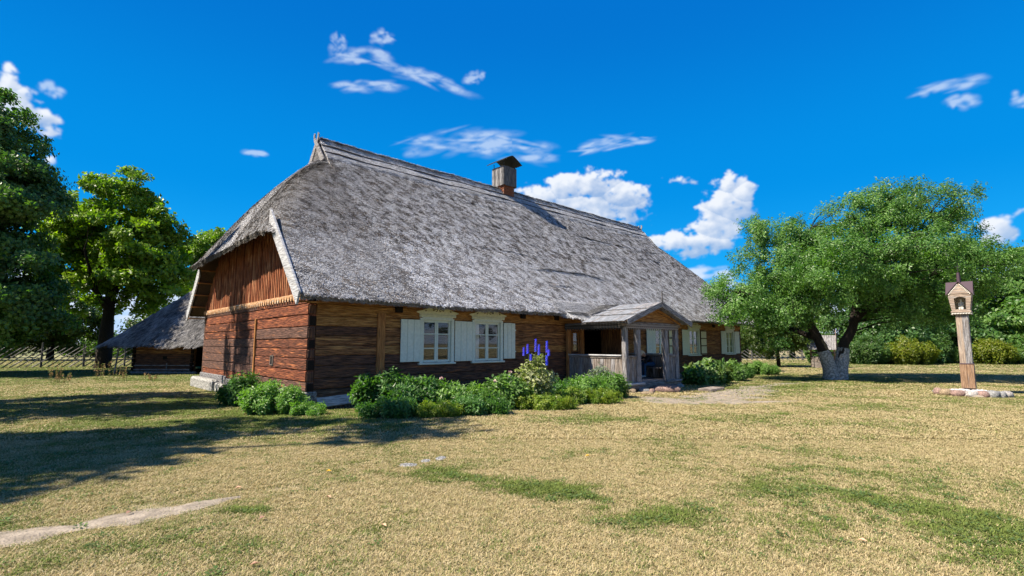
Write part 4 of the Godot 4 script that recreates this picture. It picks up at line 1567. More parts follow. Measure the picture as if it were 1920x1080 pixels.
func make_house() -> void:
	house = base("farmhouse", HOUSE_AT, deg_to_rad(HOUSE_TURN))
	tag(house, "long brown log farmhouse with grey thatched roof, boarded gable and white window shutters", "farmhouse")
	house_inv = house.transform.affine_inverse()
	make_walls()
	make_roof()
	make_chimney()
	make_openings()
	make_porch()


# ---------------------------------------------------------------- leaves and trees
func sprig(seed_: int, leaves: int, long: float, wide: float, stem: float, spread := 1.0) -> ArrayMesh:
	# a twig along +y with leaves set round it, each folded along its midrib
	var r := RandomNumberGenerator.new()
	r.seed = seed_
	var m := MB.new()
	for k in leaves:
		var f := (k + 0.4) / leaves
		var a := k * 2.4 + r.randf_range(-.4, .4)
		var o := Vector3(r.randf_range(-.02, .02), stem * (f - 0.4), r.randf_range(-.02, .02))
		var d := Vector3(cos(a) * spread, r.randf_range(-0.25, 0.7), sin(a) * spread).normalized()
		var up := (Vector3.UP + Vector3(r.randf_range(-.6, .6), 0, r.randf_range(-.6, .6))).normalized()
		var s := d.cross(up).normalized()
		var nrm := s.cross(d)
		var l := long * r.randf_range(0.7, 1.25)
		var w := wide * r.randf_range(0.75, 1.2)
		o += d * stem * 0.18
		var tip := o + d * l - nrm * l * 0.12
		var mid := o + d * l * 0.45
		var g := r.randf_range(0.5, 1.5)
		m.tint = Color(g * r.randf_range(.85, 1.2), g, g * r.randf_range(.8, 1.3))
		m.tri(o, mid + s * w + nrm * w * 0.35, tip)
		m.tri(o, tip, mid - s * w + nrm * w * 0.35)
	return m.done(M.leaf)


func rand_dir(r: RandomNumberGenerator) -> Vector3:
	var z := r.randf_range(-1, 1)
	var a := r.randf() * TAU
	var q := sqrt(1 - z * z)
	return Vector3(q * cos(a), z, q * sin(a))


# clumps: [x, y, z, rx, ry, rz] round the foot; limbs: [[points], [radii]]
func make_tree(called: String, label: String, group: String, at: Vector3, limbs: Array, clumps: Array, spec: Dictionary) -> Node3D:
	var r := RandomNumberGenerator.new()
	r.seed = spec.seed
	var o := base(called, at)
	tag(o, label, spec.get("category", "tree"), group)
	var nodes := []
	var trunk := MB.new()
	for l in limbs:
		var pts := []
		var rad := []
		for i in l[0].size() - 1:
			for k in 4:
				var f := k / 4.0
				var p0: Vector3 = l[0][maxi(i - 1, 0)]
				var p1: Vector3 = l[0][i]
				var p2: Vector3 = l[0][i + 1]
				var p3: Vector3 = l[0][mini(i + 2, l[0].size() - 1)]
				pts.append(p1.cubic_interpolate(p2, p0, p3, f))
				rad.append(lerpf(l[1][i], l[1][i + 1], f))
		pts.append(l[0][-1])
		rad.append(l[1][-1])
		for i in pts.size():
			nodes.append([pts[i], rad[i]])
		trunk.tube(pts, rad, 9, true, 0.09, spec.seed + nodes.size())
	put("trunk", trunk.done(spec.get("bark", M.bark)), o)
	# sub-clumps spread through the clumps, each on its own branch
	var volume := 0.0
	for c in clumps:
		volume += pow(c[3] * c[4] * c[5], 0.72)
	var subs := []
	for c in clumps:
		var n := int(round(spec.subs * pow(c[3] * c[4] * c[5], 0.72) / volume))
		for k in maxi(n, 2):
			var d := rand_dir(r)
			var rr := pow(r.randf(), spec.get("shell", 0.42))
			rr *= 1.0 + 0.22 * n_any.get_noise_3d(d.x * 2.2 + spec.seed, d.y * 2.2, d.z * 2.2 + c[0])
			var p := Vector3(c[0] + d.x * c[3] * rr, c[1] + d.y * c[4] * rr, c[2] + d.z * c[5] * rr)
			if p.y < spec.get("lowest", 0.4):
				continue
			subs.append([p, (Vector3(d.x / c[3], d.y / c[4], d.z / c[5])).normalized(), r.randf_range(0.7, 1.3)])
	var twigs := MB.new()
	var grown := nodes.duplicate()
	var centre := Vector3.ZERO
	for q in subs:
		centre += q[0] / subs.size()
	var order := subs.duplicate()
	order.sort_custom(func(x, y): return x[0].distance_squared_to(nodes[-1][0]) < y[0].distance_squared_to(nodes[-1][0]))
	var k := 0
	for q in order:
		k += 1
		if k % int(spec.get("branch_every", 1)) != 0:
			continue
		var best = null
		var bd := 1e9
		for i in range(0, grown.size(), 2):
			var g: Array = grown[i]
			var dd: float = g[0].distance_to(q[0]) + maxf(0.0, g[0].y - q[0].y) * 1.2 - g[1] * 2.0
			if g[0].y > spec.get("fork", 1.5) * 0.8 and dd < bd:
				bd = dd
				best = g
		if best == null:
			continue
		var a: Vector3 = best[0]
		var b: Vector3 = q[0]
		var l := a.distance_to(b)
		var mid := (a + b) * 0.5 + Vector3(r.randf_range(-.12, .12), r.randf_range(0.02, 0.16), r.randf_range(-.12, .12)) * l
		var r0 := minf(best[1] * 0.6, 0.008 + 0.008 * l)
		twigs.tube([a, a.lerp(mid, 0.6), mid.lerp(b, 0.3), b], [r0, r0 * 0.8, r0 * 0.55, 0.006], 5, false)
		if grown.size() < 700:
			grown.append([mid, r0 * 0.7]); grown.append([mid, r0 * 0.7])
			grown.append([b, 0.012]); grown.append([b, 0.012])
	if not spec.get("no_branches", false):
		put("branches", twigs.done(spec.get("bark", M.bark)), o)
	var per := int(spec.sprigs / maxf(subs.size(), 1))
	var where := []
	var tints := PackedColorArray()
	var dark: Vector3 = spec.dark
	var light: Vector3 = spec.light
	for q in subs:
		var size: float = spec.clump * q[2]
		var tone := r.randf()
		for j in int(per * r.randf_range(0.6, 1.4)):
			var d := rand_dir(r)
			var rr := pow(r.randf(), 0.5)
			var p: Vector3 = q[0] + Vector3(d.x, d.y * spec.get("flat", 0.6), d.z) * size * rr + Vector3(0, -0.18 * size * rr * rr, 0)
			if p.y < 0.05:
				continue
			var axis: Vector3 = (q[1] * 0.8 + d * 0.7 + Vector3(0, spec.get("rise", 0.1), 0) + rand_dir(r) * 0.4).normalized()
			var side := axis.cross(rand_dir(r)).normalized()
			var sc := r.randf_range(0.75, 1.3)
			where.append(Transform3D(Basis(side, axis, side.cross(axis)) * Basis.from_scale(Vector3.ONE * sc), p))
			var c := dark.lerp(light, clampf(0.2 + 0.45 * tone + r.randf_range(-.2, .35), 0.0, 1.0))
			tints.append(Color(c.x, c.y, c.z))
	scatter("crown", spec.sprig, where, tints, o)
	return o


func make_bush(called: String, label: String, category: String, group: String, at: Vector3, size: Vector3, spec: Dictionary) -> Node3D:
	# stems from the foot, leaves in an uneven mound
	var r := RandomNumberGenerator.new()
	r.seed = spec.seed
	var o := base(called, at)
	tag(o, label, category, group)
	var stems := MB.new()
	var where := []
	var tints := PackedColorArray()
	var n: int = spec.get("stems", 22)
	for k in n:
		var a := r.randf() * TAU
		var rr := sqrt(r.randf())
		var f := Vector3(cos(a) * rr * size.x * 0.5, 0, sin(a) * rr * size.z * 0.5)
		var high: float = size.y * (1.0 - 0.45 * rr * rr) * r.randf_range(0.75, 1.1)
		var tip := Vector3(f.x * 1.05 + r.randf_range(-.06, .06), high, f.z * 1.05 + r.randf_range(-.06, .06))
		var root := f * 0.75
		stems.tube([root, root.lerp(tip, 0.5) + Vector3(r.randf_range(-.03, .03), 0, r.randf_range(-.03, .03)), tip], [0.007, 0.006, 0.003], 4, false)
		var per := int(spec.sprigs / n)
		var tone := r.randf()
		for j in per:
			var q := pow(r.randf(), 0.7)
			var p: Vector3 = root.lerp(tip, q) + rand_dir(r) * spec.get("spread", 0.09) * (0.4 + q)
			p.y = maxf(p.y, 0.02)
			var axis := ((tip - root).normalized() * 0.7 + Vector3(f.x, 0, f.z).normalized() * 0.5 * rr + rand_dir(r) * 0.6).normalized()
			var side := axis.cross(rand_dir(r)).normalized()
			where.append(Transform3D(Basis(side, axis, side.cross(axis)) * Basis.from_scale(Vector3.ONE * r.randf_range(0.7, 1.25)), p))
			var c: Vector3 = spec.dark.lerp(spec.light, clampf(0.1 + 0.4 * tone + 0.4 * q + r.randf_range(-.2, .2), 0.0, 1.0))
			tints.append(Color(c.x, c.y, c.z))
	put("stems", stems.done(M.stalk), o)
	scatter("foliage", spec.sprig, where, tints, o)
	return o


func make_apple_tree() -> void:
	var bark: StandardMaterial3D = M.bark_apple
	var limbs := [
		[[Vector3(-.20, -.1, 0), Vector3(-.27, .6, 0), Vector3(-.58, 1.5, .05), Vector3(-.98, 2.3, .1), Vector3(-1.6, 3.4, .3), Vector3(-2.6, 4.6, .3)], [.33, .26, .22, .19, .14, .08]],
		[[Vector3(.18, -.1, 0), Vector3(.27, .6, 0), Vector3(.50, 1.6, -.05), Vector3(1.0, 2.4, -.1), Vector3(1.35, 3.6, -.2), Vector3(1.8, 5.2, -.2), Vector3(2.4, 7.0, 0)], [.33, .26, .23, .20, .16, .10, .05]],
		[[Vector3(.95, 2.6, -.1), Vector3(2.1, 3.7, .4), Vector3(4.2, 4.5, .6)], [.15, .12, .06]],
		[[Vector3(1.2, 3.0, -.1), Vector3(2.6, 4.3, -.7), Vector3(4.4, 5.8, -.8)], [.17, .13, .06]],
		[[Vector3(-1.3, 2.5, .1), Vector3(-1.3, 4.0, -.4), Vector3(-.9, 5.6, -.6), Vector3(-.4, 7.2, -.6)], [.18, .14, .1, .05]],
		[[Vector3(-2.0, 3.2, .3), Vector3(-3.6, 3.7, .9), Vector3(-4.9, 4.0, .9)], [.14, .1, .05]],
		[[Vector3(1.3, 3.4, -.2), Vector3(.6, 4.4, 1.2), Vector3(.3, 5.3, 2.3)], [.15, .11, .05]],
		[[Vector3(-.8, 1.9, .1), Vector3(-1.6, 2.6, -1.3), Vector3(-2.2, 3.6, -2.4)], [.15, .11, .05]]]
	var clumps := [
		[-3.9, 3.9, .3, 1.9, 1.5, 1.9], [-4.6, 3.6, .8, 1.3, 1.0, 1.3], [-2.4, 5.2, -.1, 2.0, 1.6, 2.1], [-3.3, 6.8, .2, .8, 1.9, .8], [-2.0, 6.9, .0, .8, 1.0, .8], [-.4, 6.2, -.4, 2.2, 1.7, 2.3],
		[1.7, 7.2, -.3, 2.1, 1.7, 2.4], [2.7, 8.6, .0, 1.7, 1.2, 1.5], [4.9, 8.0, .1, 1.7, 1.3, 1.6], [6.6, 8.2, .0, .55, 1.0, .6], [4.3, 6.2, -.3, 2.0, 1.8, 2.1], [6.2, 6.4, .0, 1.0, 1.2, 1.1], [5.5, 4.6, .2, 1.5, 1.4, 1.7], [3.6, 4.4, .8, 2.3, 1.5, 2.0],
		[.4, 4.6, 1.8, 2.0, 1.4, 1.6], [-1.4, 3.9, 1.5, 1.6, 1.1, 1.4], [2.6, 3.3, .7, 1.7, .8, 1.6], [-2.2, 3.2, .9, 1.3, .8, 1.4], [4.8, 3.2, .4, 1.6, .9, 1.6], [-3.4, 2.9, .9, 1.1, .7, 1.2], [-3.2, 2.2, .9, .7, .7, .8], [0, 4.8, -2.2, 2.6, 1.6, 1.4], [3.6, 4.6, -2.0, 2.4, 1.5, 1.3], [2.4, 5.2, 2.8, 2.6, 1.4, 1.8], [5.2, 5.0, 2.0, 1.8, 1.3, 1.6], [-1.6, 5.0, 2.6, 1.9, 1.2, 1.4], [5.4, 3.3, -.4, 1.2, .8, 1.3]]
	var o := make_tree("apple_tree", "spreading apple tree with two whitewashed trunks forming a V beside the path", "", Vector3(14.95, 0, -23.7), limbs, clumps,
		{seed = 71, bark = bark, subs = 700, sprigs = 15000, clump = 0.52, sprig = sprig(3, 12, 0.115, 0.030, 0.32), dark = Vector3(.058, .165, .032), light = Vector3(.25, .44, .11), fork = 2.0, shell = 0.42, flat = 0.85, rise = 0.45})
	# limewash on the lower trunks and the pale scar of a lost branch
	var m := MB.new()
	for l in 2:
		var pts := []
		var rad := []
		for k in 7:
			var f := k / 6.0
			var p0: Vector3 = limbs[l][0][0]
			var p1: Vector3 = limbs[l][0][1]
			var p2: Vector3 = limbs[l][0][2]
			var p: Vector3 = p0.lerp(p1, f * 2.0) if f < 0.5 else p1.lerp(p2, f * 1.7 - 0.85)
			pts.append(p + Vector3(0, 0, 0.0))
			rad.append(lerpf(0.35, 0.25, f))
		m.tube(pts, rad, 11, false, 0.07, 3 + l)
	put("limewash", m.done(M.whitewash), o)
	var s := MB.new()
	s.tube([Vector3(-.38, 1.2, .18), Vector3(-.54, 1.6, .19), Vector3(-.80, 2.05, .19)], [.07, .11, .06], 8)
	put("bare_scar", s.done(M.bare_wood), o)


func straight(h: float, r0: float, lean := Vector3.ZERO, forks := 4, seed_ := 1, wide := 1.0) -> Array:
	var r := RandomNumberGenerator.new()
	r.seed = seed_
	var out := [[[Vector3.ZERO - Vector3(0, .1, 0), Vector3(0, h * .2, 0) + lean * .2, Vector3(0, h * .5, 0) + lean * .5, Vector3(0, h * .88, 0) + lean], [r0 * 1.25, r0 * .9, r0 * .6, r0 * .15]]]
	for k in forks:
		var y := h * r.randf_range(0.22, 0.5)
		var a := TAU * k / forks + r.randf_range(-.5, .5)
		var p := Vector3(0, y, 0) + lean * (y / h)
		var d := Vector3(cos(a), 0, sin(a))
		out.append([[p, p + d * h * .10 * wide + Vector3(0, h * .10, 0), p + d * h * .2 * wide + Vector3(0, h * .30, 0)], [r0 * .5, r0 * .35, r0 * .12]])
	return out


func make_trees() -> void:
	var broad := sprig(11, 12, 0.20, 0.075, 0.42)
	var maple := sprig(12, 11, 0.22, 0.10, 0.42)
	var far := sprig(13, 11, 0.26, 0.10, 0.55)
	# the dark linden that fills the left edge
	make_tree("linden_tree", "huge dark green tree reaching the ground at the left edge", "", Vector3(-30.6, 0, -26.6), straight(17, .55, Vector3.ZERO, 6, 3),
		[[0, 8, 0, 5.6, 6.0, 3.6], [0, 12.0, 0, 4.2, 3.9, 3.0], [1.0, 14.6, .2, 2.4, 1.6, 2.0], [2.5, 5.0, .6, 4.8, 3.2, 3.2], [2.2, 9.3, .2, 3.4, 3.2, 2.8], [3.8, 3.4, .3, 3.2, 1.9, 2.6], [-3, 6, .6, 4, 4, 3]],
		{seed = 81, subs = 420, sprigs = 15000, clump = 0.85, sprig = broad, dark = Vector3(.050, .130, .030), light = Vector3(.16, .29, .06), fork = 2.5, lowest = 1.2, shell = 0.36, branch_every = 2, flat = 0.5})
	# the sunny maple behind the fence corner
	make_tree("maple_tree", "round maple with yellow green top and dark forked trunk beside the stick fence", "", Vector3(-27.9, 0, -34.9), straight(13, .42, Vector3(.4, 0, 0), 6, 5),
		[[-2.6, 8.8, 0, 2.4, 2.6, 2.4], [3.2, 8.4, 0, 2.0, 2.2, 2.0], [.2, 9.6, 0, 3.6, 3.4, 3.4], [0.4, 12.2, 0, 2.4, 1.9, 2.4], [-2.0, 8.0, .5, 2.6, 2.6, 2.6], [2.6, 8.4, .3, 2.6, 2.6, 2.6], [2.4, 5.6, .5, 2.8, 1.8, 2.6], [-1.5, 5.2, .2, 2.4, 1.5, 2.4], [3.9, 6.6, 0, 1.6, 1.6, 1.6], [-2.6, 10.3, 0, 1.7, 1.6, 1.7]],
		{seed = 82, subs = 290, sprigs = 4900, clump = 0.62, sprig = maple, dark = Vector3(.09, .20, .02), light = Vector3(.36, .48, .035), fork = 2.8, lowest = 2.6, shell = 0.34, flat = 0.45})
	make_tree("maple_tree", "smaller yellow green tree peeping over the log barn roof", "", Vector3(-27.4, 0, -46.0), straight(11.5, .35, Vector3.ZERO, 5, 6),
		[[0, 10, 0, 2.6, 2.6, 2.6], [1, 8, .3, 3.0, 2.4, 2.6], [-2, 7, 0, 2.6, 2.4, 2.4], [1.2, 5, 0, 3, 2.4, 2.4]],
		{seed = 83, subs = 130, sprigs = 3600, clump = 0.75, sprig = maple, dark = Vector3(.07, .17, .02), light = Vector3(.29, .42, .03), fork = 2.8, lowest = 2.0, branch_every = 2, flat = 0.45})
	# low growth seen under and between the left trees
	for q in [[-47, -52, 7, 4.5, 1], [-38, -56, 6, 4.0, 2], [-30, -58, 7, 4.4, 3], [-58, -50, 9, 5, 4]]:
		make_tree("distant_tree", ["far tree at the left behind the sloping stick fence", "far low tree seen under the dark tree's branches", "far tree seen between the maple trunk and barn", "farthest left tree across the field"][q[4] - 1], "trees across the left field", Vector3(q[0], 0, q[1]), straight(q[2], .3, Vector3.ZERO, 4, 20 + q[4]),
			[[0, q[2] * .62, 0, q[3], q[2] * .40, q[3]], [q[3] * .5, q[2] * .5, 0, q[3] * .7, q[2] * .34, q[3] * .7], [-q[3] * .5, q[2] * .45, 0, q[3] * .7, q[2] * .34, q[3] * .7]],
			{seed = 90 + q[4], subs = 90, sprigs = 1900, clump = 1.0, sprig = far, dark = Vector3(.03, .07, .016), light = Vector3(.11, .17, .03), lowest = 0.5, branch_every = 3})
	for k in 5:
		var x: float = [-62.0, -52.0, -43.0, -35.0, -29.5][k]
		make_tree("distant_bush", ["farthest left bush seen under the dark tree", "bush across the field under the dark tree", "bush across the field left of the maple trunk", "bush beyond the fence right behind the maple trunk", "bush beyond the fence by the barn's left eave"][k], "bushes across the left field", Vector3(x, 0, -60.0 - (k % 2) * 4.0), straight(3.4, .08, Vector3.ZERO, 4, 80 + k),
			[[0, 1.9, 0, 3.2, 1.7, 2.2], [2.6, 1.5, 0, 2.4, 1.4, 2.0], [-2.6, 1.4, 0, 2.4, 1.3, 2.0]],
			{seed = 240 + k, subs = 60, sprigs = 1100, clump = 0.8, sprig = far, dark = Vector3(.05, .12, .03), light = Vector3(.16, .27, .06), lowest = 0.3, no_branches = true, category = "bush"})
	# the wall of trees and bushes at the right, back to front
	var wall := [
		# x, z, height, half width, tone, name, label
		[27.5, -60, 7.0, 4.6, 0, "distant_tree", "pale green tree behind the fence just right of the farmhouse"],
		[34.0, -62, 9.5, 5.2, 0, "distant_tree", "tree behind the fence, left of the well"],
		[40.5, -58, 10.5, 5.0, 1, "distant_tree", "dark tree standing behind the apple tree's right trunk"],
		[45.5, -53, 11.0, 5.0, 1, "distant_tree", "dark tree behind the right half of the apple crown"],
		[49.0, -49, 11.3, 4.4, 2, "distant_tree", "tall tree with a dark top left of the carved post"],
		[52.5, -50, 11.8, 4.6, 2, "distant_tree", "tall green tree rising right of the carved post"],
		[50.5, -44, 8.2, 4.0, 3, "distant_tree", "sunny yellow green tree at the right edge behind the carved post"],
		[55.0, -46, 10.5, 4.6, 3, "distant_tree", "yellow green tree at the far right edge"],
		[44.5, -44.5, 5.6, 3.6, 2, "elder_bush", "large elder bush with whitish sprays right of the carved post"],
		[38.5, -46, 4.6, 3.4, 1, "dark_bush", "tall dark bush behind the carved post"],
		[33.0, -44.5, 4.2, 3.0, 1, "dark_bush", "dark bush between the well and the yellow bush"]]
	var tones := [[Vector3(.07, .14, .03), Vector3(.20, .29, .07)], [Vector3(.042, .115, .032), Vector3(.14, .26, .065)], [Vector3(.06, .15, .032), Vector3(.19, .33, .07)], [Vector3(.08, .14, .014), Vector3(.30, .35, .03)]]
	for i in wall.size():
		var q: Array = wall[i]
		var w: float = q[3]
		var h: float = q[2]
		make_tree(q[5], q[6], "trees and bushes along the right edge of the lawn", Vector3(q[0], 0, q[1]), straight(h, .10 + h * .02, Vector3.ZERO, 4, 40 + i),
			[[0, h * .58, 0, w * .85, h * .42, w * .8], [w * .5, h * .42, .4, w * .7, h * .34, w * .6], [-w * .5, h * .40, .4, w * .7, h * .34, w * .6], [0, h * .24, w * .35, w * .8, h * .22, w * .6], [w * .2, h * .82, 0, w * .45, h * .2, w * .45]],
			{seed = 120 + i, subs = 110, sprigs = 2400, clump = 0.75, sprig = far, dark = tones[q[4]][0], light = tones[q[4]][1], lowest = 0.3, branch_every = 3, flat = 0.55, category = "bush" if q[5].ends_with("bush") else "tree"})
	var low := sprig(14, 12, 0.13, 0.05, 0.30)
	var low_wall := [
		[32.2, -41.2, 1.95, 3.2, 3, "rounded yellow green bush at the lawn edge, right of the apple trunk"],
		[29.2, -42.0, 2.2, 2.8, 1, "dark rounded bush beside the yellow one at the lawn edge"],
		[26.4, -43.5, 2.4, 2.6, 2, "green bush behind the apple tree's right trunk"],
		[39.5, -42.0, 1.9, 2.8, 3, "yellow green bush right of the carved post at the lawn edge"],
		[43.0, -42.5, 1.8, 3.0, 2, "low green bush at the right edge of the lawn"],
		[36.4, -43.5, 2.3, 2.4, 1, "dark bush by the gap in the hedge, behind the carved post"]]
	for i in low_wall.size():
		var q: Array = low_wall[i]
		make_bush("lawn_edge_bush", q[5], "bush", "bushes at the far edge of the lawn", Vector3(q[0], 0, q[1]), Vector3(q[3], q[2], q[3] * .8), {seed = 150 + i, stems = 46, sprigs = 2600, spread = 0.22, sprig = low, dark = tones[q[4]][0], light = tones[q[4]][1]})
	# young trees right behind the far end of the house
	make_tree("young_tree", "leafy young tree growing close behind the far house corner", "", Vector3(19.0, 0, -36.5), straight(5.2, .12, Vector3.ZERO, 4, 9),
		[[0, 3.2, 0, 2.0, 1.7, 1.8], [-1.0, 2.0, 0, 1.5, 1.2, 1.4], [.9, 2.3, 0, 1.6, 1.2, 1.4]],
		{seed = 171, subs = 80, sprigs = 2600, clump = 0.5, sprig = low, dark = Vector3(.035, .085, .018), light = Vector3(.13, .20, .04), lowest = 0.4, fork = 1.0, branch_every = 2})
	# trees beside and behind the camera: they throw the shade on the lawn and stand in the window glass
	var side := sprig(15, 10, 0.30, 0.12, 0.55)
	var off := [
		[-15.6, -4.9, 18.0, 2.6, 1], [-18.0, -10.0, 12.5, 2.6, 2], [-19.0, -13.2, 17.5, 1.4, 3], [-16.8, -2.5, 14.0, 2.5, 4],
		[40.0, -14.0, 11.0, 6.0, 5], [42.0, -4.0, 12.0, 6.0, 6], [36.0, 6.0, 11.0, 5.5, 7]]
	for q in off:
		var h: float = q[2]
		var w: float = q[3]
		make_tree("shade_tree", ["", "tall tree left of the lawn that shades the grass", "broad tree left of the lawn near the trail", "slender tree that shades the gable", "small tree by the trail at the lower left", "tree at the right side of the lawn, across from the windows", "broad tree facing the house windows", "tree behind the lawn on the right"][q[4]], "trees round the lawn", Vector3(q[0], 0, q[1]), straight(h, .35, Vector3.ZERO, 5, 60 + q[4], 0.6),
			[[0, h * .62, 0, w, h * .30, w], [w * .2, h * .84, 0, w * .6, h * .16, w * .6], [0, h * .4, .5, w * .8, h * .2, w * .8]],
			{seed = 190 + q[4], subs = 48 if q[4] != 3 else 22, sprigs = 620 if q[4] != 3 else 260, clump = 0.7, sprig = side, dark = Vector3(.02, .05, .012), light = Vector3(.08, .13, .025), lowest = 2.5, branch_every = 1, shell = 0.45})


func make_beds() -> void:
	var peony := sprig(21, 9, 0.13, 0.030, 0.20)
	var small := sprig(22, 11, 0.075, 0.022, 0.16)
	var tiny := sprig(23, 12, 0.050, 0.016, 0.11)
	var big := sprig(24, 6, 0.20, 0.075, 0.16)
	var lance := sprig(25, 10, 0.12, 0.018, 0.20)
	var deep := Vector3(.05, .14, .04)
	var mid := Vector3(.14, .29, .07)
	var bright := Vector3(.25, .42, .10)
	var yellow := Vector3(.32, .38, .04)
	var list := [
		["leafy_bush", "dark green bush against the gable wall, below the upright post", Vector3(-7.1, 0, -13.95), Vector3(1.35, 0.72, .9), lance, deep, mid, 1100, 24],
		["leafy_bush", "bright green small-leaved bush at the near house corner", Vector3(-5.7, 0, -12.35), Vector3(1.25, 0.61, .9), small, mid, bright, 1700, 34],
		["leafy_bush", "small weed clump at the foot of the near corner", Vector3(-4.75, 0, -12.0), Vector3(.55, 0.24, .4), tiny, mid, bright, 420, 14],
		["peony_bush", "tall dark peony bush right of the corner post", Vector3(-3.05, 0, -12.75), Vector3(1.5, 0.92, 1.1), peony, deep, mid, 900, 26],
		["peony_bush", "dark peony bush with long leaves, under the left window", Vector3(-2.1, 0, -13.05), Vector3(1.3, 0.68, 1.0), peony, deep, mid, 800, 24],
		["leafy_bush", "soft green bush under the second window", Vector3(-1.35, 0, -13.0), Vector3(1.3, 0.56, 1.0), small, deep, bright, 1300, 26],
		["peony_bush", "peony bush with a pink bloom, left of the blue flowers", Vector3(-.2, 0, -13.35), Vector3(1.5, 0.71, 1.1), peony, deep, bright, 1000, 28],
		["leafy_bush", "low dark plants at the front of the bed by the trail end", Vector3(-2.75, 0, -11.75), Vector3(1.2, 0.32, .7), small, deep, mid, 900, 22],
		["edging_plant", "low yellow green edging at the left of the bed", Vector3(-1.75, 0, -11.75), Vector3(1.1, 0.24, .5), tiny, mid, yellow, 1000, 26],
		["leafy_bush", "dark low plants in front of the left window bed", Vector3(-.85, 0, -12.2), Vector3(1.3, 0.32, .6), small, deep, mid, 900, 22],
		["edging_plant", "yellow green edging hedge below the blue flowers", Vector3(.75, 0, -13.1), Vector3(1.7, 0.26, .55), tiny, mid, yellow, 1700, 40],
		["edging_plant", "yellow green edging hedge nearest the porch", Vector3(2.0, 0, -14.35), Vector3(1.9, 0.32, .6), tiny, mid, yellow, 1700, 40],
		["leafy_bush", "bright green leafy plants left of the porch", Vector3(2.1, 0, -14.95), Vector3(1.5, 0.61, .9), small, mid, bright, 1500, 30],
		["leafy_bush", "bushy green plant against the porch parapet", Vector3(2.95, 0, -15.8), Vector3(1.1, 0.66, .8), lance, mid, bright, 900, 24],
		["silver_plant", "silvery grey plant standing tallest against the porch side", Vector3(2.75, 0, -16.1), Vector3(.8, 0.87, .6), lance, Vector3(.10, .15, .10), Vector3(.30, .36, .27), 500, 16],
		["leafy_bush", "dark plant between the blue flowers and the house wall", Vector3(1.25, 0, -14.7), Vector3(1.4, 0.45, .8), small, deep, mid, 900, 24],
		["broad_leaved_plant", "broad-leaved pale green plant just right of the porch", Vector3(8.3, 0, -21.5), Vector3(1.7, 0.78, 1.2), big, mid, Vector3(.22, .31, .10), 620, 30],
		["broad_leaved_plant", "broad-leaved plant in the shade right of the porch step", Vector3(7.5, 0, -20.95), Vector3(.9, 0.51, .8), big, deep, mid, 240, 14],
		["leafy_bush", "bushy green plants under the last window", Vector3(9.85, 0, -23.1), Vector3(1.5, 0.72, 1.1), peony, deep, bright, 800, 26],
		["leafy_bush", "low rounded green bush on the lawn past the far house corner", Vector3(13.3, 0, -27.6), Vector3(2.0, 0.58, 1.3), small, mid, bright, 2000, 40],
		["leafy_bush", "green sprawling plant at the end of the bed near the far corner", Vector3(10.9, 0, -24.5), Vector3(1.1, 0.42, .9), small, deep, mid, 600, 18]]
	for i in list.size():
		var q: Array = list[i]
		make_bush(q[0], q[1], "plant", "flower bed plants along the house", q[2], q[3], {seed = 300 + i, stems = q[8], sprigs = q[7], spread = 0.10, sprig = q[4], dark = q[5], light = q[6]})
	# delphinium: pale leaves below tall blue spikes
	var d := make_bush("delphinium", "tall plant with blue flower spikes between window and porch", "flower", "", Vector3(.62, 0, -13.75), Vector3(.72, 1.22, .6), {seed = 341, stems = 20, sprigs = 480, spread = 0.10, sprig = peony, dark = Vector3(.22, .28, .10), light = Vector3(.52, .54, .30)})
	var r := RandomNumberGenerator.new()
	r.seed = 9
	for q in [[-.30, 1.45, .0, .22], [-.20, 1.52, .1, .24], [.02, 1.62, .0, .34], [.10, 1.50, .12, .28], [.32, 1.58, .0, .30], [.36, 1.42, .12, .16], [.30, 1.22, .2, .26], [-.12, 1.30, .2, .16]]:
		var m := MB.new()
		m.tint = Color(.10, .13, .04)
		m.tube([Vector3(q[0] * .6, .7, q[2]), Vector3(q[0], q[1], q[2])], [0.008, 0.005], 4, false)
		for k in 46:
			var y: float = q[1] - q[3] * 0.5 + q[3] * k / 46.0
			var a := k * 2.4
			var rad := 0.026 * (1.0 - 0.5 * k / 46.0)
			var c := Vector3(q[0] + cos(a) * rad, y, q[2] + sin(a) * rad)
			var o := Vector3(cos(a), 0.2, sin(a))
			var s := o.cross(Vector3.UP).normalized() * 0.020
			m.tint = Color(.05 + r.randf() * .05, .06 + r.randf() * .05, .55 + r.randf() * .3)
			m.quad(c - s, c - Vector3(0, .018, 0), c + s, c + Vector3(0, .018, 0) + o * 0.008)
			m.quad(c - s * .8 + o * .012, c + o * 0.02 - Vector3(0, .014, 0), c + s * .8 + o * .012, c + Vector3(0, .014, 0) + o * .02)
		put("flower_spike", m.done(M.petal), d)
	# a few pale pink peony blooms
	for q in [[-.05, .93, -12.95], [-.42, .72, -12.85], [-1.75, .80, -12.7]]:
		var m := MB.new()
		for k in 16:
			m.tint = Color(.66, .36 + r.randf() * .2, .34 + r.randf() * .15)
			var o := rand_dir(r)
			o.y = absf(o.y)
			var s := o.cross(rand_dir(r)).normalized() * 0.03
			m.quad(o * .01 - s, o * .03 - s * .4, o * .055 + s, o * .02 + s)
		var f := put("peony_bloom", m.done(M.petal), self, at3(q[0], q[1], q[2]))
		tag(f, ["pink peony bloom nearest the blue flowers", "lower pink bloom left of the blue flowers", "small pink bloom under the left window"][[-.05, -.42, -1.75].find(q[0])], "flower", "pink blooms in the bed")
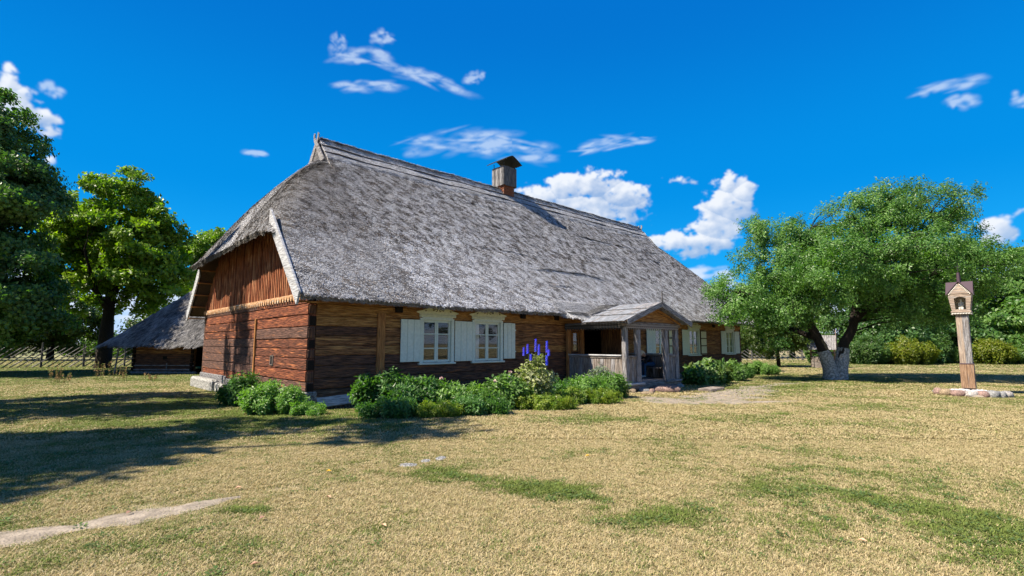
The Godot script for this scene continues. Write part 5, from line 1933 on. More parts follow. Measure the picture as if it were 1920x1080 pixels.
	# dry sorrel standing in the lawn by the barn
	for i in 5:
		var q: Array = [[-19.6, -22.0, .8], [-19.0, -21.6, .5], [-18.2, -22.9, .85], [-17.2, -22.7, .6], [-16.2, -22.9, .3]][i]
		var m := MB.new()
		var rr := RandomNumberGenerator.new()
		rr.seed = 500 + i
		for k in 9:
			var p := Vector3(rr.randf_range(-.3, .3), 0, rr.randf_range(-.2, .2))
			var tip := p + Vector3(rr.randf_range(-.12, .12), q[2] * rr.randf_range(.6, 1.1), rr.randf_range(-.1, .1))
			m.tint = Color(.20, .20, .06)
			m.tube([p, tip], [.006, .004], 4, false)
			for j in 26:
				var c := p.lerp(tip, rr.randf_range(.3, 1.0)) + rand_dir(rr) * .03
				m.tint = Color(.42, .24, .12) if j % 3 else Color(.18, .24, .05)
				var s := rand_dir(rr) * .022
				m.tri(c - s, c + s, c + rand_dir(rr) * .04)
		var f := put("sorrel", m.done(M.petal), self, at3(q[0], 0, q[1]))
		tag(f, ["tall rusty sorrel at the left edge of the lawn", "short sorrel beside the leftmost clump", "tallest rusty sorrel in front of the maple trunk", "sorrel just left of the barn's prop pole", "tiny sorrel in front of the barn"][i], "weed", "dry sorrel in the lawn")


# ---------------------------------------------------------------- barn, fences, well, carved post, stones
func make_barn() -> void:
	# low log barn under a big hipped thatch; x runs along its front
	var o := base("log_barn", Vector3(-21.2, 0, -28.6), deg_to_rad(-3))
	tag(o, "low dark log barn under a hipped grey thatch roof, behind the farmhouse", "barn")
	var w := 9.0
	var d := 6.0
	var rows := 7
	for k in rows:
		var y := 0.16 + k * 0.235
		put("log", make_log(3.55, 0.235, 0.16, rng, M.front_low if k < 4 else M.front_mid), o, at3(0.0, y, 0))
		put("log", make_log(w - 4.7, 0.235, 0.16, rng, M.front_low if k < 4 else M.front_mid), o, at3(4.7, y, 0))
		put("log", make_log(d, 0.235, 0.16, rng, M.front_low), o, Transform3D(Basis(Vector3.UP, -PI / 2), Vector3(0, y, -d)))
		put("log", make_log(d, 0.235, 0.16, rng, M.front_low), o, Transform3D(Basis(Vector3.UP, PI / 2), Vector3(w, y, 0)))
		put("log", make_log(w, 0.235, 0.16, rng, M.front_low), o, Transform3D(Basis(Vector3.UP, PI), Vector3(w, y, -d)))
		for x in [0.08, 3.46]:
			bar("log_end", o, Vector3(x - 0.07, y + 0.02, -0.1), Vector3(x + 0.07, y + 0.215, 0.10 + rng.randf_range(0, .05)), M.end_grain, 0.015)
	bar("opening_panel", o, Vector3(1.75, 0.80, -0.05), Vector3(1.98, 0.98, 0.015), M.dark, 0.0)  # black panel on the logs, painting the dark inside of a small hole
	bar("sill_rail", o, Vector3(0.15, 0.44, 0.03), Vector3(3.6, 0.49, 0.09), M.grey, 0.01)
	bar("sill_rail", o, Vector3(0.15, 0.20, 0.03), Vector3(3.5, 0.27, 0.10), M.grey, 0.01)
	bar("upright", o, Vector3(2.0, 0.27, 0.03), Vector3(2.05, 0.6, 0.08), M.grey, 0.006)
	beam("prop_pole", o, Vector3(-0.55, 0.0, 0.55), Vector3(-0.48, 1.5, 0.45), 0.07, 0.07, M.grey, Vector3(0, 0, 1), 0.015)
	var st := MB.new()
	var r := RandomNumberGenerator.new()
	r.seed = 4
	for k in 14:
		st = MB.new()
		st.lump(Vector3.ZERO, Vector3(.3, .2, .28), r, 0.14, 4, 7)
		put("footing_stone", st.done(M.stone_grey), o, at3(0.1 + k * 0.27, 0.05, 0.02))
	# roof
	var out := 1.05
	var ridge := 5.5
	var rows_ := []
	var uvs := []
	var low := []
	for i in 41:
		var x := -out + (w + 2 * out) * i / 40.0
		var row := []
		var uv := []
		var lo := []
		for k in 33:
			var z := out - (d + 2 * out) * k / 32.0
			var y := 1.72 + 1.02 * minf(out - z, z + d + out)
			y = smin(y, 1.72 + 1.20 * minf(x + out, w + out - x), 0.6)
			y = minf(y, ridge) + 0.06 * n_any.get_noise_2d(x * 0.8 + 9.0, z * 0.8) + 0.05 * n_any.get_noise_2d(x * 2.5, z * 2.5)
			row.append(Vector3(x, y, z))
			uv.append(Vector2(x, z * 1.35))
			lo.append(Vector3(clampf(x, -out + .14, w + out - .14), maxf(y - 0.32, 1.48), clampf(z, -d - out + .14, out - .14)))
		rows_.append(row)
		uvs.append(uv)
		low.append(lo)
	var m := MB.new()
	m.grid(rows_, uvs, true)
	var thatch := put("thatch", m.done(M.thatch_shaded), o)
	m = MB.new()
	m.grid(low, uvs)
	for i in 40:
		for k in [0, 32]:
			var a: Vector3 = rows_[i][k]
			var b: Vector3 = rows_[i + 1][k]
			var c: Vector3 = low[i + 1][k]
			var e: Vector3 = low[i][k]
			if k == 0: m.quad(b, a, e, c)
			else: m.quad(a, b, c, e)
	for k in 32:
		for i in [0, 40]:
			var a: Vector3 = rows_[i][k]
			var b: Vector3 = rows_[i][k + 1]
			var c: Vector3 = low[i][k + 1]
			var e: Vector3 = low[i][k]
			if i == 0: m.quad(a, b, c, e)
			else: m.quad(b, a, e, c)
	put("thatch_underside", m.done(M.thatch_under), o)
	var b := MB.new()
	r.seed = 56
	for k in 5:
		var q := Vector3(r.randf_range(-.08, .08), r.randf_range(-.08, .08), 0)
		var len := r.randf_range(0.25, 0.42)
		var tip := q + Vector3(r.randf_range(-0.4, 0.4) * len, len, r.randf_range(.02, .07))
		var g := r.randf_range(0.7, 1.25)
		b.tint = Color(g, g, g)
		b.quad(q + Vector3(-.012, 0, 0), q + Vector3(.012, 0, 0), tip + Vector3(.008, 0, 0), tip + Vector3(-.008, 0, 0))
	var reed := b.done(M.straw)
	var where := []
	var tints := PackedColorArray()
	for k in 16000:
		var x := r.randf_range(-out, w * 0.8)
		var z := r.randf_range(-d * 0.5, out)
		var yf := 1.72 + 1.02 * (out - z)
		var yh := 1.72 + 1.20 * (x + out)
		var y := minf(smin(yf, yh, 0.6), ridge)
		y += 0.06 * n_any.get_noise_2d(x * 0.8 + 9.0, z * 0.8) + 0.05 * n_any.get_noise_2d(x * 2.5, z * 2.5)
		var up := Vector3(0, 1, 1.02).normalized() if yf < yh else Vector3(-1.2, 1, 0).normalized()
		var down := (Vector3.DOWN + up * up.y).normalized()
		down = (down + up.cross(down) * r.randf_range(-.35, .35)).normalized()
		var side := down.cross(up).normalized()
		where.append(Transform3D(Basis(side, down, up) * Basis.from_scale(Vector3.ONE * r.randf_range(.7, 1.2)), Vector3(x, y, z)))
		var g := clampf(0.16 + 0.14 * n_any.get_noise_2d(x * 1.5, z * 1.5 + 30.0) + r.randf_range(-.12, .14), 0.05, 0.6)  # reeds darkened as well, the shade of the trees painted in
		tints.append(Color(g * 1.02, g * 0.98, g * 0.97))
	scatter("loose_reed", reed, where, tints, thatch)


func make_fence(a: Vector3, b: Vector3, label: String, lean: float, high: float, gap: float, long: float) -> void:
	# stakes in pairs with slanting poles laid between them
	var o := base("stick_fence", a)
	tag(o, label, "fence", "slanting stick fences round the yard")
	var d := (b - a).normalized()
	var total := a.distance_to(b)
	var side := d.cross(Vector3.UP)
	var n := int(total / gap)
	for k in n:
		var p := d * (k * gap)
		var f := p + d * long * lean
		var m := MB.new()
		m.shift = Vector2(rng.randf() * 9.0, rng.randf() * 9.0)
		var top := high * rng.randf_range(0.92, 1.05)
		m.tube([p + Vector3(0, 0.02, 0) + side * rng.randf_range(-.03, .03), (p + f) * 0.5 + Vector3(0, top * 0.5, 0), f + Vector3(0, top, 0) + side * rng.randf_range(-.03, .03)], [0.042, 0.038, 0.028], 5)
		put("stick", m.done(M.grey), o)
	var posts := int(total / 2.3)
	for k in posts + 1:
		var p := d * (total * k / posts)
		for s in [-0.08, 0.08]:
			var m := MB.new()
			m.tube([p + side * s + Vector3(0, -0.1, 0), p + side * s + Vector3(rng.randf_range(-.04, .04), high * 1.22 * rng.randf_range(.92, 1.08), 0)], [0.038, 0.03], 6)
			put("stake", m.done(M.grey_dark), o)


func make_well() -> void:
	var o := base("well", Vector3(21.65, 0, -35.6), deg_to_rad(-36))
	o.scale = Vector3(.88, 1, .88)
	tag(o, "roofed log draw well seen through the apple tree's forked trunk", "well")
	for k in 4:
		for s in 4:
			var turn := Basis(Vector3.UP, s * PI / 2)
			var m := MB.new()
			m.shift = Vector2(rng.randf() * 9.0, rng.randf() * 9.0)
			m.box(Transform3D(turn, turn * Vector3(0, 0.1 + k * 0.19 + 0.04 * (s % 2), 0.62)), Vector3(1.5, 0.18, 0.13), 0.02)
			put("crib_log", m.done(M.grey_brown), o)
	for x in [-0.80, 0.80]:
		bar("post", o, Vector3(x - 0.06, 0, -0.06), Vector3(x + 0.06, 2.16, 0.06), M.honey, 0.012)
	beam("windlass", o, Vector3(-0.85, 1.05, 0), Vector3(0.95, 1.05, 0), 0.13, 0.13, M.grey_dark, Vector3.UP, 0.03)
	beam("ridge_beam", o, Vector3(-0.95, 2.1, 0), Vector3(0.95, 2.1, 0), 0.08, 0.08, M.grey_dark, Vector3.UP, 0.01)
	for side in [-1.0, 1.0]:
		for course in 3:
			for k in 12:
				var x := -1.0 + 2.0 * (k + 0.5) / 12
				var f0 := course / 3.0
				var f1 := (course + 1) / 3.0 + 0.06
				beam("shingle", o, Vector3(x, lerpf(2.25, 1.25, f0) + 0.02 * course, side * lerpf(0.02, 0.86, f0)), Vector3(x, lerpf(2.25, 1.25, f1) + 0.02 * course + 0.03, side * lerpf(0.02, 0.86, f1)), 0.155 + rng.randf_range(-.01, .005), 0.022, M.grey, Vector3(0, .8, side), 0.003)
	for x in [-0.97, 0.97]:
		for side in [-1.0, 1.0]:
			beam("bargeboard", o, Vector3(x, 2.27, side * 0.015), Vector3(x, 1.22, side * 0.90), 0.03, 0.12, M.grey_brown, Vector3(0, .8, side), 0.004)
	bar("spike", o, Vector3(0.93, 2.2, -0.02), Vector3(0.97, 2.62, 0.02), M.honey, 0.004)


func stone(called: String, label: String, group: String, at: Vector3, size: Vector3, material: Material, seed_: int, rough := 0.16) -> void:
	var r := RandomNumberGenerator.new()
	r.seed = seed_
	var m := MB.new()
	m.lump(Vector3.ZERO, size, r, rough, 7, 11)
	var o := put(called, m.done(material), self, Transform3D(Basis(), at))
	tag(o, label, "stone", group)


func make_shrine() -> void:
	var at := Vector3(14.66, 0.0, -16.5)
	# ring of field stones and a bed of small pebbles between them
	var labels := ["pinkish field stone at the left end of the post's ring", "orange brown field stone second from the left of the ring", "wide brown stone in front left of the carved post", "whitish flat stone in front of the carved post", "reddish square stone in front of the carved post", "grey round stone front right of the carved post", "pale grey stone near the right end of the ring", "long whitish stone at the right end of the ring"]
	var spots := [[-1.10, .10, .34, .26, .32], [-.84, .38, .46, .26, .34], [-.40, .52, .56, .25, .36], [.08, .58, .50, .22, .34], [.46, .56, .42, .25, .34], [.78, .46, .36, .28, .34], [1.04, .28, .34, .25, .34], [1.22, .02, .46, .24, .34]]
	var mats := [M.stone_pink, M.stone_tan, M.stone_pink, M.stone_white, M.stone_pink, M.stone_grey, M.stone_grey, M.stone_white]
	for i in 8:
		var q: Array = spots[i]
		stone("field_stone", labels[i], "stones ringed round the carved post", at + Basis(Vector3.UP, deg_to_rad(-42)) * Vector3(q[0] * .68, q[3] * 0.32, q[1] * .85), Vector3(q[2] * .76, q[3], q[4]), mats[i], 600 + i)
	for i in 7:
		var a := PI + PI * (i + 0.5) / 7.0
		stone("field_stone", ["stone hidden at the back left of the ring", "grey stone behind the post, left", "tan stone behind the post", "stone right behind the post", "pale stone behind the post, right", "grey stone at the back right of the ring", "last stone at the back right of the ring"][i], "stones ringed round the carved post", at + Basis(Vector3.UP, deg_to_rad(-42)) * Vector3(cos(a) * .76, .07, sin(a) * .5), Vector3(.36, .2, .3), [M.stone_grey, M.stone_tan][i % 2], 620 + i)
	var r := RandomNumberGenerator.new()
	r.seed = 13
	var pebble := MB.new()
	pebble.lump(Vector3.ZERO, Vector3(.11, .06, .085), r, 0.2, 4, 6)
	var where := []
	var tints := PackedColorArray()
	for k in 420:
		var a := r.randf() * TAU
		var q := sqrt(r.randf())
		var x := cos(a) * q * 1.12
		var z := sin(a) * q * 0.58
		var y := 0.085 + 0.11 * (1.0 - q * q)
		where.append(Transform3D(Basis.from_euler(Vector3(r.randf_range(-.4, .4), r.randf() * TAU, r.randf_range(-.4, .4))).scaled(Vector3.ONE * r.randf_range(.55, 1.35)), at + Basis(Vector3.UP, deg_to_rad(-42)) * Vector3(x * .66, y, z * .85)))
		var g := r.randf_range(.28, .70)
		tints.append(Color(g, g * r.randf_range(.9, 1.0), g * r.randf_range(.84, 1.02)))
	var pm := plain(1, 1, 1, 0.85)
	pebble = MB.new()
	pebble.lump(Vector3.ZERO, Vector3(.11, .06, .085), r, 0.2, 4, 6)
	var bed := scatter("pebbles", pebble.done(pm), where, tints)
	tag(bed, "small pale pebbles heaped inside the stone ring round the carved post", "pebbles")
	var m := MB.new()
	m.lump(Vector3.ZERO, Vector3(1.5, .24, 1.05), r, 0.04, 8, 16)
	var mound := put("mound", m.done(M.soil), self, Transform3D(Basis(Vector3.UP, deg_to_rad(-42)), at + Vector3(0, 0.005, 0)))
	tag(mound, "low earth mound under the pebbles at the carved post", "mound", "", "structure")
	# the post
	var o := base("roadside_shrine", at + Vector3(0, 0.2, 0), deg_to_rad(-46))
	o.scale = Vector3(.76, 1, .76)
	tag(o, "carved wooden post shrine with a glazed box and purple brown gabled roof", "shrine")
	var y0 := -0.1
	bar("post_foot", o, Vector3(-.17, y0, -.17), Vector3(.17, 0.06, .17), M.grey_dark, 0.01)
	for k in 2:
		bar("lower_board", o, Vector3(-.225 + k * .226, .05, .20), Vector3(-.001 + k * .226, .80, .226), M.honey, 0.006)
		bar("lower_board", o, Vector3(-.225 + k * .226, .05, -.226), Vector3(-.001 + k * .226, .80, -.20), M.honey, 0.006)
	bar("lower_board", o, Vector3(-.226, .05, -.198), Vector3(-.20, .80, .198), M.grey_brown, 0.006)
	bar("lower_board", o, Vector3(.20, .05, -.198), Vector3(.226, .80, .198), M.grey_brown, 0.006)
	bar("collar", o, Vector3(-.235, .802, -.235), Vector3(.235, .83, .235), M.purple, 0.008)
	for k in 2:
		bar("post_board", o, Vector3(-.20 + k * .201, .832, .17), Vector3(-.001 + k * .201, 2.40, .20), M.grey if k else M.honey_pale, 0.006)
		bar("post_board", o, Vector3(-.20 + k * .201, .832, -.20), Vector3(-.001 + k * .201, 2.40, -.17), M.grey_light, 0.006)
	bar("post_board", o, Vector3(-.20, .832, -.168), Vector3(-.17, 2.40, .168), M.grey_light, 0.006)
	bar("post_board", o, Vector3(.17, .832, -.168), Vector3(.20, 2.40, .168), M.grey, 0.006)
	bar("post_core", o, Vector3(-.165, 0.06, -.165), Vector3(.165, 2.41, .165), M.grey_dark, 0.0)
	# flared box
	bar("box_floor", o, Vector3(-.33, 2.46, -.33), Vector3(.33, 2.51, .33), M.honey_pale, 0.012)
	bar("box_floor", o, Vector3(-.30, 2.41, -.30), Vector3(.30, 2.458, .30), M.honey, 0.012)
	var z1 := 3.06
	for s in 4:
		var turn := Basis(Vector3.UP, s * PI / 2)
		var face := MB.new()
		# frame with an opening that rises to a shallow point, drawn on a flared side
		var b0 := .28
		var b1 := .37
		var h := z1 - 2.51
		var flare := atan((b1 - b0) / h)
		var side_xf := Transform3D(turn, Vector3.ZERO) * Transform3D(Basis(Vector3.RIGHT, flare), Vector3(0, 2.51, b0))
		if s == 2:
			face.prism(side_xf, PackedVector2Array([Vector2(-b0, 0), Vector2(b0, 0), Vector2(b1, h), Vector2(-b1, h)]), 0.025)
			put("back_board", face.done(M.honey), o)
			continue
		face.prism(side_xf, PackedVector2Array([Vector2(-b0, 0.0), Vector2(-.165, 0.0), Vector2(-.19, .42), Vector2(-b1 + .01, .42)]), 0.03)
		face.prism(side_xf, PackedVector2Array([Vector2(.165, 0.0), Vector2(b0, 0.0), Vector2(b1 - .01, .42), Vector2(.19, .42)]), 0.03)
		face.prism(side_xf, PackedVector2Array([Vector2(-.164, 0.0), Vector2(.164, 0.0), Vector2(.166, .05), Vector2(-.166, .05)]), 0.034)
		face.prism(side_xf, PackedVector2Array([Vector2(-b1 + .01, .421), Vector2(-.19, .421), Vector2(0, .475), Vector2(.19, .421), Vector2(b1 - .01, .421), Vector2(b1, h), Vector2(-b1, h)]), 0.031)
		put("box_frame", face.done(M.honey_pale), o)
		var g := MB.new()
		g.prism(side_xf * Transform3D(Basis(), Vector3(0, 0, -.006)), PackedVector2Array([Vector2(-.17, .04), Vector2(.17, .04), Vector2(.195, .43), Vector2(0, .485), Vector2(-.195, .43)]), 0.003)
		put("pane", g.done(M.glass), o)
	# toothed edges under and over the box
	for q in [[2.41, .305, 16], [3.05, .385, 0]]:
		if q[2] == 0: continue
		for s in 4:
			var turn := Basis(Vector3.UP, s * PI / 2)
			var m2 := MB.new()
			for k in 12:
				m2.prism(Transform3D(turn, turn * Vector3(-.275 + k * .05, q[0], q[1] + .012)), PackedVector2Array([Vector2(-.022, .04), Vector2(0, -.01), Vector2(.022, .04)]), 0.015)
			put("toothed_trim", m2.done(M.carving), o)
	# little carved figure inside, and its plinth
	bar("plinth", o, Vector3(-.12, 2.512, -.10), Vector3(.12, 2.55, .10), M.honey, 0.008)
	var fig := MB.new()
	fig.tube([Vector3(0, 2.55, 0), Vector3(0, 2.62, .01), Vector3(0, 2.72, 0), Vector3(0, 2.80, .01), Vector3(0, 2.825, .01)], [.085, .07, .055, .06, .03], 10)
	fig.tube([Vector3(0, 2.82, .015), Vector3(0, 2.85, .02), Vector3(0, 2.885, .02), Vector3(0, 2.905, .015)], [.022, .036, .034, .012], 10)
	fig.tube([Vector3(-.06, 2.79, .02), Vector3(-.075, 2.70, .05), Vector3(-.01, 2.68, .085)], [.022, .02, .016], 7)
	fig.tube([Vector3(.06, 2.79, .02), Vector3(.075, 2.70, .05), Vector3(.01, 2.68, .085)], [.022, .02, .016], 7)
	fig.tube([Vector3(-.05, 2.60, .03), Vector3(-.055, 2.62, .10), Vector3(-.05, 2.555, .11)], [.035, .032, .025], 7)
	fig.tube([Vector3(.05, 2.60, .03), Vector3(.055, 2.62, .10), Vector3(.05, 2.555, .11)], [.035, .032, .025], 7)
	var figure := put("carved_figure", fig.done(M.carving), o)
	# four-gabled roof
	for s in 4:
		var turn := Transform3D(Basis(Vector3.UP, s * PI / 2), Vector3.ZERO)
		var g := MB.new()
		g.prism(turn * Transform3D(Basis(), Vector3(0, 0, .385)), PackedVector2Array([Vector2(-.37, 3.065), Vector2(.37, 3.065), Vector2(0, 3.42)]), 0.025)
		put("gable_face", g.done(M.honey_pale), o)
		var t := MB.new()
		for side in [-1.0, 1.0]:
			for k in 9:
				var f := (k + 0.6) / 9.6
				var c := Vector2(side * lerpf(.37, .02, f), lerpf(3.05, 3.40, f))
				t.prism(turn * Transform3D(Basis(Vector3.BACK, side * -0.76), Vector3(c.x, c.y, .408)), PackedVector2Array([Vector2(-.02, .0), Vector2(0, -.045), Vector2(.02, .0)]), 0.014)
		put("toothed_trim", t.done(M.carving), o)
		var p := MB.new()
		# two roof planes of this gable, running in to the centre
		for side in [-1.0, 1.0]:
			var a0: Vector3 = turn * Vector3(0, 3.475, .44)
			var a1: Vector3 = turn * Vector3(0, 3.475, 0)
			var a2: Vector3 = turn * Vector3(side * .44, 3.045, .44)
			var dn := Vector3(0, -.025, 0)
			if side > 0:
				p.tri(a0, a2, a1)
				p.tri(a0 + dn, a1 + dn, a2 + dn)
				p.quad(a0 + dn, a2 + dn, a2, a0)
			else:
				p.tri(a0, a1, a2)
				p.tri(a0 + dn, a2 + dn, a1 + dn)
				p.quad(a2 + dn, a0 + dn, a0, a2)
		put("roof_plane", p.done(M.purple), o)
	var sp := MB.new()
	sp.tube([Vector3(0, 3.42, 0), Vector3(0, 3.78, 0)], [.085, .06], 4)
	put("spire", sp.done(M.purple), o)
	var rod := MB.new()
	rod.tube([Vector3(0, 3.76, 0), Vector3(0, 4.12, 0)], [.012, .008], 5)
	for q in [[3.98, .09], [3.90, .05]]:
		rod.tube([Vector3(-q[1], q[0], 0), Vector3(q[1], q[0], 0)], [.008, .008], 5)
	put("iron_finial", rod.done(M.iron), o)


func house_at(t: float, y: float, z: float) -> Vector3:
	return house.transform * Vector3(t, y, z)


func make_yard() -> void:
	# stones at the porch
	var q := [
		["flat pinkish boulder serving as the porch step", house_at(11.55, .07, 3.15), Vector3(1.7, .30, .75), M.stone_pink],
		["pale pinkish boulder in front of the step boulder", house_at(11.1, .08, 3.55), Vector3(.72, .30, .42), M.stone_pink],
		["grey brown stone under the porch's left corner", house_at(9.85, .02, 2.72), Vector3(.62, .30, .5), M.stone_tan],
		["brown stone under the porch's left side", house_at(9.62, .02, 2.0), Vector3(.5, .28, .5), M.stone_tan],
		["grey stone under the porch's front beam", house_at(10.55, .03, 2.86), Vector3(.55, .24, .4), M.stone_grey],
		["small pink stone in front of the porch corner", house_at(10.35, .06, 3.32), Vector3(.2, .2, .18), M.stone_pink],
		["flat tan stone lying by the porch corner", house_at(10.0, .03, 3.35), Vector3(.5, .12, .3), M.stone_tan],
		["stone under the porch's right corner", house_at(13.2, .02, 2.7), Vector3(.5, .28, .45), M.stone_grey]]
	for i in q.size():
		stone("porch_stone", q[i][0], "stones at the porch", q[i][1], q[i][2], q[i][3], 700 + i, 0.08)
	for i in 3:
		var p: Array = [[-1.42, -7.14, .26, .12], [-1.22, -7.38, .18, .09], [-1.03, -7.55, .26, .09]][i]
		stone("flat_stone", ["largest flat grey stone sunk in the lawn, nearest the camera", "smallest flat stone sunk in the lawn, between two others", "flat stone sunk in the lawn, farthest of the three"][i], "flat stones in the lawn", Vector3(p[0], .0, p[1]), Vector3(p[2], .05, p[3] * 1.6), M.stone_grey, 720 + i, 0.1)
	# a mat of upright bricks before the step
	var o := base("brick_mat", house_at(12.75, 0, 4.25), deg_to_rad(HOUSE_TURN + 4))
	tag(o, "low mat of brown bricks set on edge before the porch step", "mat")
	for k in 10:
		bar("brick", o, Vector3(-.62 + k * .125, 0.0, -.24), Vector3(-.62 + k * .125 + .082, .105, .24), M.grey_brown, 0.012)
	bar("bedding", o, Vector3(-.62, -.02, -.20), Vector3(.62, .05, .20), M.mortar, 0.0)
	# a few fallen leaves
	var spots := [[-2.35, -6.7, 0], [-2.34, -4.95, 1], [-1.15, -4.75, 1], [-1.9, -3.95, 1], [-4.5, -7.6, 0], [1.1, -7.6, 0], [-3.7, -5.1, 1], [-1.95, -5.6, 1], [-5.2, -9.4, 0], [2.9, -4.4, 1], [-3.1, -5.95, 1]]
	for i in spots.size():
		var m := MB.new()
		m.tint = Color(.62, .36, .04) if spots[i][2] == 0 else Color(.55, .33, .22)
		m.tri(Vector3(-.035, .02, 0), Vector3(0, .035, .022), Vector3(.04, .025, 0))
		m.tri(Vector3(-.035, .02, 0), Vector3(.04, .025, 0), Vector3(0, .04, -.022))
		var l := put("fallen_leaf", m.done(M.petal), self, at3(spots[i][0], 0.012, spots[i][1], i * 1.3))
		tag(l, ["yellow fallen leaf on the grass past the shadow's edge", "brown fallen leaf in the grass just right of the trail", "brown fallen leaf in the lower middle of the lawn", "brown fallen leaf nearest the bottom of the picture", "yellow fallen leaf in the shade", "yellow fallen leaf on the open lawn right of the flat stones", "brown fallen leaf lying on the edge of the sandy trail", "brown fallen leaf left of the green streak", "yellow fallen leaf far back in the shade", "brown fallen leaf at the lower right", "brown fallen leaf beyond the end of the trail"][i], "leaf", "fallen leaves on the lawn")


# ---------------------------------------------------------------- people
# a body as one surface: capsules [a, b, ra, rb, colour] joined smoothly, meshed by surface nets
func body_mesh(m: MB, caps: Array, cell: float, soft: float) -> void:
	var lo := Vector3.ONE * 1e9
	var hi := -lo
	for c in caps:
		for k in 2:
			var rad: Vector3 = Vector3.ONE * (c[2 + k] + cell * 2.5)
			lo = lo.min(c[k] - rad)
			hi = hi.max(c[k] + rad)
	var nx := int((hi.x - lo.x) / cell) + 2
	var ny := int((hi.y - lo.y) / cell) + 2
	var nz := int((hi.z - lo.z) / cell) + 2
	var f := PackedFloat32Array()
	f.resize(nx * ny * nz)
	f.fill(1.0)
	var who := PackedInt32Array()
	who.resize(nx * ny * nz)
	var near := PackedFloat32Array()
	near.resize(nx * ny * nz)
	near.fill(1.0)
	for ci in caps.size():
		var c: Array = caps[ci]
		var a: Vector3 = c[0]
		var ab: Vector3 = c[1] - a
		var l2 := maxf(ab.length_squared(), 1e-9)
		var rad: float = maxf(c[2], c[3]) + soft + cell * 2.0
		var p0 := ((c[0] as Vector3).min(c[1]) - Vector3.ONE * rad - lo) / cell
		var p1 := ((c[0] as Vector3).max(c[1]) + Vector3.ONE * rad - lo) / cell
		for z in range(maxi(0, int(p0.z)), mini(nz - 1, int(p1.z) + 1) + 1):
			for y in range(maxi(0, int(p0.y)), mini(ny - 1, int(p1.y) + 1) + 1):
				for x in range(maxi(0, int(p0.x)), mini(nx - 1, int(p1.x) + 1) + 1):
					var p := lo + Vector3(x, y, z) * cell
					var h := clampf((p - a).dot(ab) / l2, 0.0, 1.0)
					var d := p.distance_to(a + ab * h) - lerpf(c[2], c[3], h)
					var i := (z * ny + y) * nx + x
					f[i] = smin(f[i], d, soft)
					if d < near[i]:
						near[i] = d
						who[i] = ci
	var at := {}
	var pts := PackedVector3Array()
	var cols := PackedColorArray()
	var offs := [0, 1, nx, nx + 1, nx * ny, nx * ny + 1, nx * ny + nx, nx * ny + nx + 1]
	var cx := [Vector3(0, 0, 0), Vector3(1, 0, 0), Vector3(0, 1, 0), Vector3(1, 1, 0), Vector3(0, 0, 1), Vector3(1, 0, 1), Vector3(0, 1, 1), Vector3(1, 1, 1)]
	var edges := [[0, 1], [2, 3], [4, 5], [6, 7], [0, 2], [1, 3], [4, 6], [5, 7], [0, 4], [1, 5], [2, 6], [3, 7]]
	for z in nz - 1:
		for y in ny - 1:
			for x in nx - 1:
				var i := (z * ny + y) * nx + x
				var n := 0
				for k in 8:
					if f[i + offs[k]] < 0.0: n += 1
				if n == 0 or n == 8: continue
				var s := Vector3.ZERO
				var q := 0
				for e in edges:
					var v0 := f[i + offs[e[0]]]
					var v1 := f[i + offs[e[1]]]
					if (v0 < 0.0) != (v1 < 0.0):
						s += (cx[e[0]] as Vector3).lerp(cx[e[1]], v0 / (v0 - v1))
						q += 1
				at[i] = pts.size()
				pts.append(lo + (Vector3(x, y, z) + s / q) * cell)
				cols.append(caps[who[i]][4])
	var quads := []
	for i in at:
		var x: int = i % nx
		var y: int = (i / nx) % ny
		var z: int = i / (nx * ny)
		if x < 1 or y < 1 or z < 1: continue
		for k in 3:
			var st: int = [1, nx, nx * ny][k]
			if (f[i] < 0.0) == (f[i + st] < 0.0): continue
			var u: int = [nx, nx * ny, 1][k]
			var w: int = [nx * ny, 1, nx][k]
			if not (at.has(i - u) and at.has(i - w) and at.has(i - u - w)): continue
			var q4 := [at[i], at[i - u], at[i - u - w], at[i - w]]
			if f[i] >= 0.0: q4.reverse()
			quads.append(q4)
	var nrm := PackedVector3Array()
	nrm.resize(pts.size())
	for q in quads:
		var kk := (pts[q[1]] - pts[q[0]]).cross(pts[q[2]] - pts[q[0]])
		for j in 4: nrm[q[j]] += kk
	for q in quads:
		m.tint = cols[q[0]]
		m.stri(pts[q[0]], pts[q[1]], pts[q[2]], nrm[q[0]].normalized(), nrm[q[1]].normalized(), nrm[q[2]].normalized())
		m.stri(pts[q[0]], pts[q[2]], pts[q[3]], nrm[q[0]].normalized(), nrm[q[2]].normalized(), nrm[q[3]].normalized())


func add_hand(m: MB, wrist: Vector3, to: Vector3, palm_down: Vector3, skin: Color) -> void:
	var d := (to - wrist).normalized()
	var s := d.cross(palm_down).normalized()
	var n := s.cross(d)
	var c := [[wrist, wrist + d * .075, .024, .030, skin], [wrist + d * .06 - s * .02, wrist + d * .06 + s * .02, .022, .022, skin]]
	var lens := [.062, .074, .069, .054]
	for k in 4:
		var r0 := wrist + d * .085 + s * (-.030 + .020 * k)
		var e: Vector3 = r0 + (d * .8 - n * .3).normalized() * lens[k] * .55
		c.append([r0, e, .0095, .0088, skin])
		c.append([e, e + (d * .4 - n * .8).normalized() * lens[k] * .45, .0088, .0075, skin])
	var th := wrist + d * .03 - s * .028
	c.append([th, th - s * .03 + d * .03 - n * .01, .012, .010, skin])
	c.append([th - s * .03 + d * .03 - n * .01, th - s * .035 + d * .055 - n * .025, .010, .008, skin])
	body_mesh(m, c, 0.006, 0.008)


